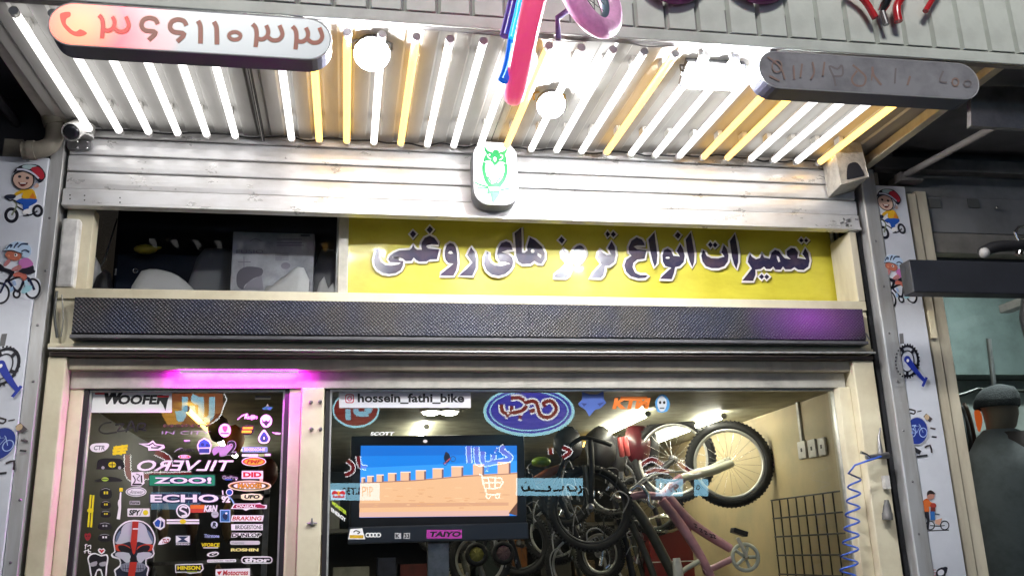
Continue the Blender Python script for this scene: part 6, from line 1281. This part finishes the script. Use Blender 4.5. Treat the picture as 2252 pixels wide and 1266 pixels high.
# ------------------------------------------------------------------ shop sign across the street, mirrored in the glass
OYD = -9.0
def mir(q): return Vector((q.x, 2*GY-q.y, q.z))
def osign(label, T, lay, name='neon_sign'):
    d = D(T, 2*GY-OYD, warp=mir); d.lay = lay*20; d.meta = (name, label, 'sign', 'lit signs across the street'); return d
def nz(h, s): return mat('neon_%s_%g' % (h, s), (0.01, 0.01, 0.01), 0.5, emit=hexc(h), es=s)
opp = thing('opposite_building', 'dark building across the street with lit shop signs', 'building', (1, -9.8, 0))
G(mat('opposite_wall', (0.06, 0.06, 0.065), 0.8, noise=0.4, nscale=2)).box(-9, 11, -10.2, -9.3, -0.12, 8.5).build('wall', opp)
NBL, NCY, NRD, NWH, NSB, NK, NOR = nz('3838C0', 7), nz('A0E0F0', 9), nz('902028', 6), nz('E8ECF0', 9), nz('90C8E0', 8), mat('neon_black', (0.005, 0.005, 0.005), 0.5), nz('C87040', 7)
d = osign('lit blue oval sign with red script across the street', B2, 0); d.ell(1345, 215, 292, 160, NCY, 40); d.lay += 4; d.ell(1345, 212, 272, 142, NBL, 40); d.lay += 4; d.ringe(1345, 212, 250, 125, 8, NCY)
for pts in ([(1170, 170), (1180, 220), (1230, 225), (1235, 180)], [(1230, 130), (1290, 130), (1330, 170), (1300, 210), (1240, 225)], [(1320, 160), (1380, 150), (1400, 195), (1350, 215)], [(1400, 180), (1420, 240), (1480, 250), (1520, 200), (1490, 150), (1440, 160), (1450, 185)], [(1280, 250), (1300, 255)], [(1200, 240), (1215, 245)]):
    d.lay += 3; d.stroke(pts, 44, NWH, 5); d.lay += 3; d.stroke(pts, 22, NRD, 5)
fin(d)
d = osign('lit dark red oval sign with pale script across the street', B2, 0); d.ell(240, 205, 150, 115, NCY, 36); d.lay += 4; d.ell(240, 202, 140, 104, NRD, 36)
for pts in ([(190, 200), (190, 270)], [(240, 200), (250, 230), (320, 230)], [(300, 190), (340, 215)]): d.lay += 3; d.stroke(pts, 34, NSB, 3)
fin(d)
TXT = [(64, 672, 392, 782), (1262, 640, 1690, 752), (2155, 645, 2330, 755), (2400, 648, 2490, 755)]
for (x0, y0, x1, y1), lb_ in zip(TXT, ('lit pale blue strip sign with dark digits and letters across the street', 'lit pale blue strip sign with long dark lettering across the street', 'lit pale blue strip sign with dark digits across the street', 'short lit pale blue strip sign across the street')):
    d = osign(lb_, B2, 0); d.rect(x0, y0, x1, y1, NSB); d.lay += 5
    if x0 == 64: d.text('LT50', 150, 700, 265, 745, NK, 0.03, 0, True); d.text('PIP', 280, 695, 350, 755, NK, 0.0)
    elif x0 == 1262:
        for pts in ([(1300, 690), (1310, 720), (1340, 715), (1345, 690), (1350, 715), (1380, 715)], [(1320, 665), (1328, 668)], [(1380, 720), (1480, 720), (1470, 690)], [(1500, 720), (1560, 715), (1560, 690)], [(1590, 690), (1610, 720), (1650, 715), (1640, 690)], [(1655, 740), (1680, 720), (1670, 690)]): d.stroke(pts, 13, NK, 3)
    elif x0 == 2155: d.text('9911', 2175, 675, 2300, 730, NK, 0.02, 0, True)
    else: d.ringe(2425, 700, 8, 14, 7, NK)
    fin(d)
d = osign('lit red script with white outline across the street', B2, 0)
for pts in ([(960, 435), (965, 545)], [(1010, 440), (1015, 540), (1050, 545)], [(1050, 470), (1055, 545), (1110, 540), (1120, 490)], [(1110, 540), (1180, 530), (1230, 510), (1170, 460), (1190, 440)], [(1075, 575), (1090, 580)], [(1130, 460), (1140, 465)]):
    d.lay += 3; d.stroke(pts, 40, NWH, 4); d.lay += 3; d.stroke(pts, 26, NRD, 4)
fin(d)
d = osign('lit white shopping cart outline sign across the street', B2, 0)
for pts in ([(1025, 620), (1045, 625), (1075, 740), (1165, 740)], [(1045, 640), (1170, 640), (1160, 700), (1065, 705)], [(1060, 670), (1165, 668)], [(1085, 640), (1095, 705)], [(1130, 640), (1128, 705)]): d.stroke(pts, 10, NWH, 2); d.lay += 2
d.ringe(1085, 755, 13, 14, 8, NWH); d.ringe(1145, 755, 13, 14, 8, NWH); fin(d)
d = osign('lit red letter strokes with white edges across the street', B2, 0)
for pts in ([(185, 530), (220, 560), (215, 600), (170, 620)], [(255, 500), (265, 560), (310, 575)], [(1480, 450), (1485, 490)], [(1560, 445), (1610, 470), (1560, 510)], [(2060, 560), (2130, 520), (2200, 560)], [(2090, 610), (2150, 590), (2240, 600)], [(2300, 540), (2380, 600), (2440, 590)]):
    d.lay += 3; d.stroke(pts, 36, NWH, 4); d.lay += 3; d.stroke(pts, 22, NRD, 4)
fin(d)
d = osign('lit orange and brown panel sign with pale blue script across the street', A, 0); d.poly([(920, 330), (985, 215), (1275, 212), (1280, 300), (1250, 370), (1190, 405), (1000, 400)], nz('A05838', 5), 0); d.lay += 4; d.stroke([(985, 212), (1278, 212), (1280, 300), (1255, 360), (1200, 400)], 8, NWH, 2); d.poly([(920, 330), (985, 300), (1060, 330), (1040, 400), (960, 400)], nz('E0A040', 6))
for pts in ([(1060, 240), (1055, 330), (1030, 370), (1020, 320)], [(1120, 230), (1110, 260), (1140, 270)], [(1150, 240), (1150, 360), (1110, 340), (1100, 290)], [(1215, 240), (1210, 350), (1170, 375)]): d.lay += 3; d.stroke(pts, 34, NSB, 4)
fin(d)
d = osign('lit dark red outlined lettering behind the slanted door lettering across the street', A, 0)
for pts in ([(730, 570), (735, 680), (770, 705), (860, 690), (980, 690), (1100, 685)], [(890, 555), (960, 590), (970, 640)]): d.lay += 3; d.stroke(pts, 44, NWH, 3); d.lay += 3; d.stroke(pts, 30, NRD, 3)
fin(d)
d = osign('lit pale blue board beside an orange block across the street', A, 0); d.rect(865, 785, 1150, 885, nz('6898B8', 5)); d.rect(1100, 855, 1170, 900, nz('C86038', 5)); fin(d)
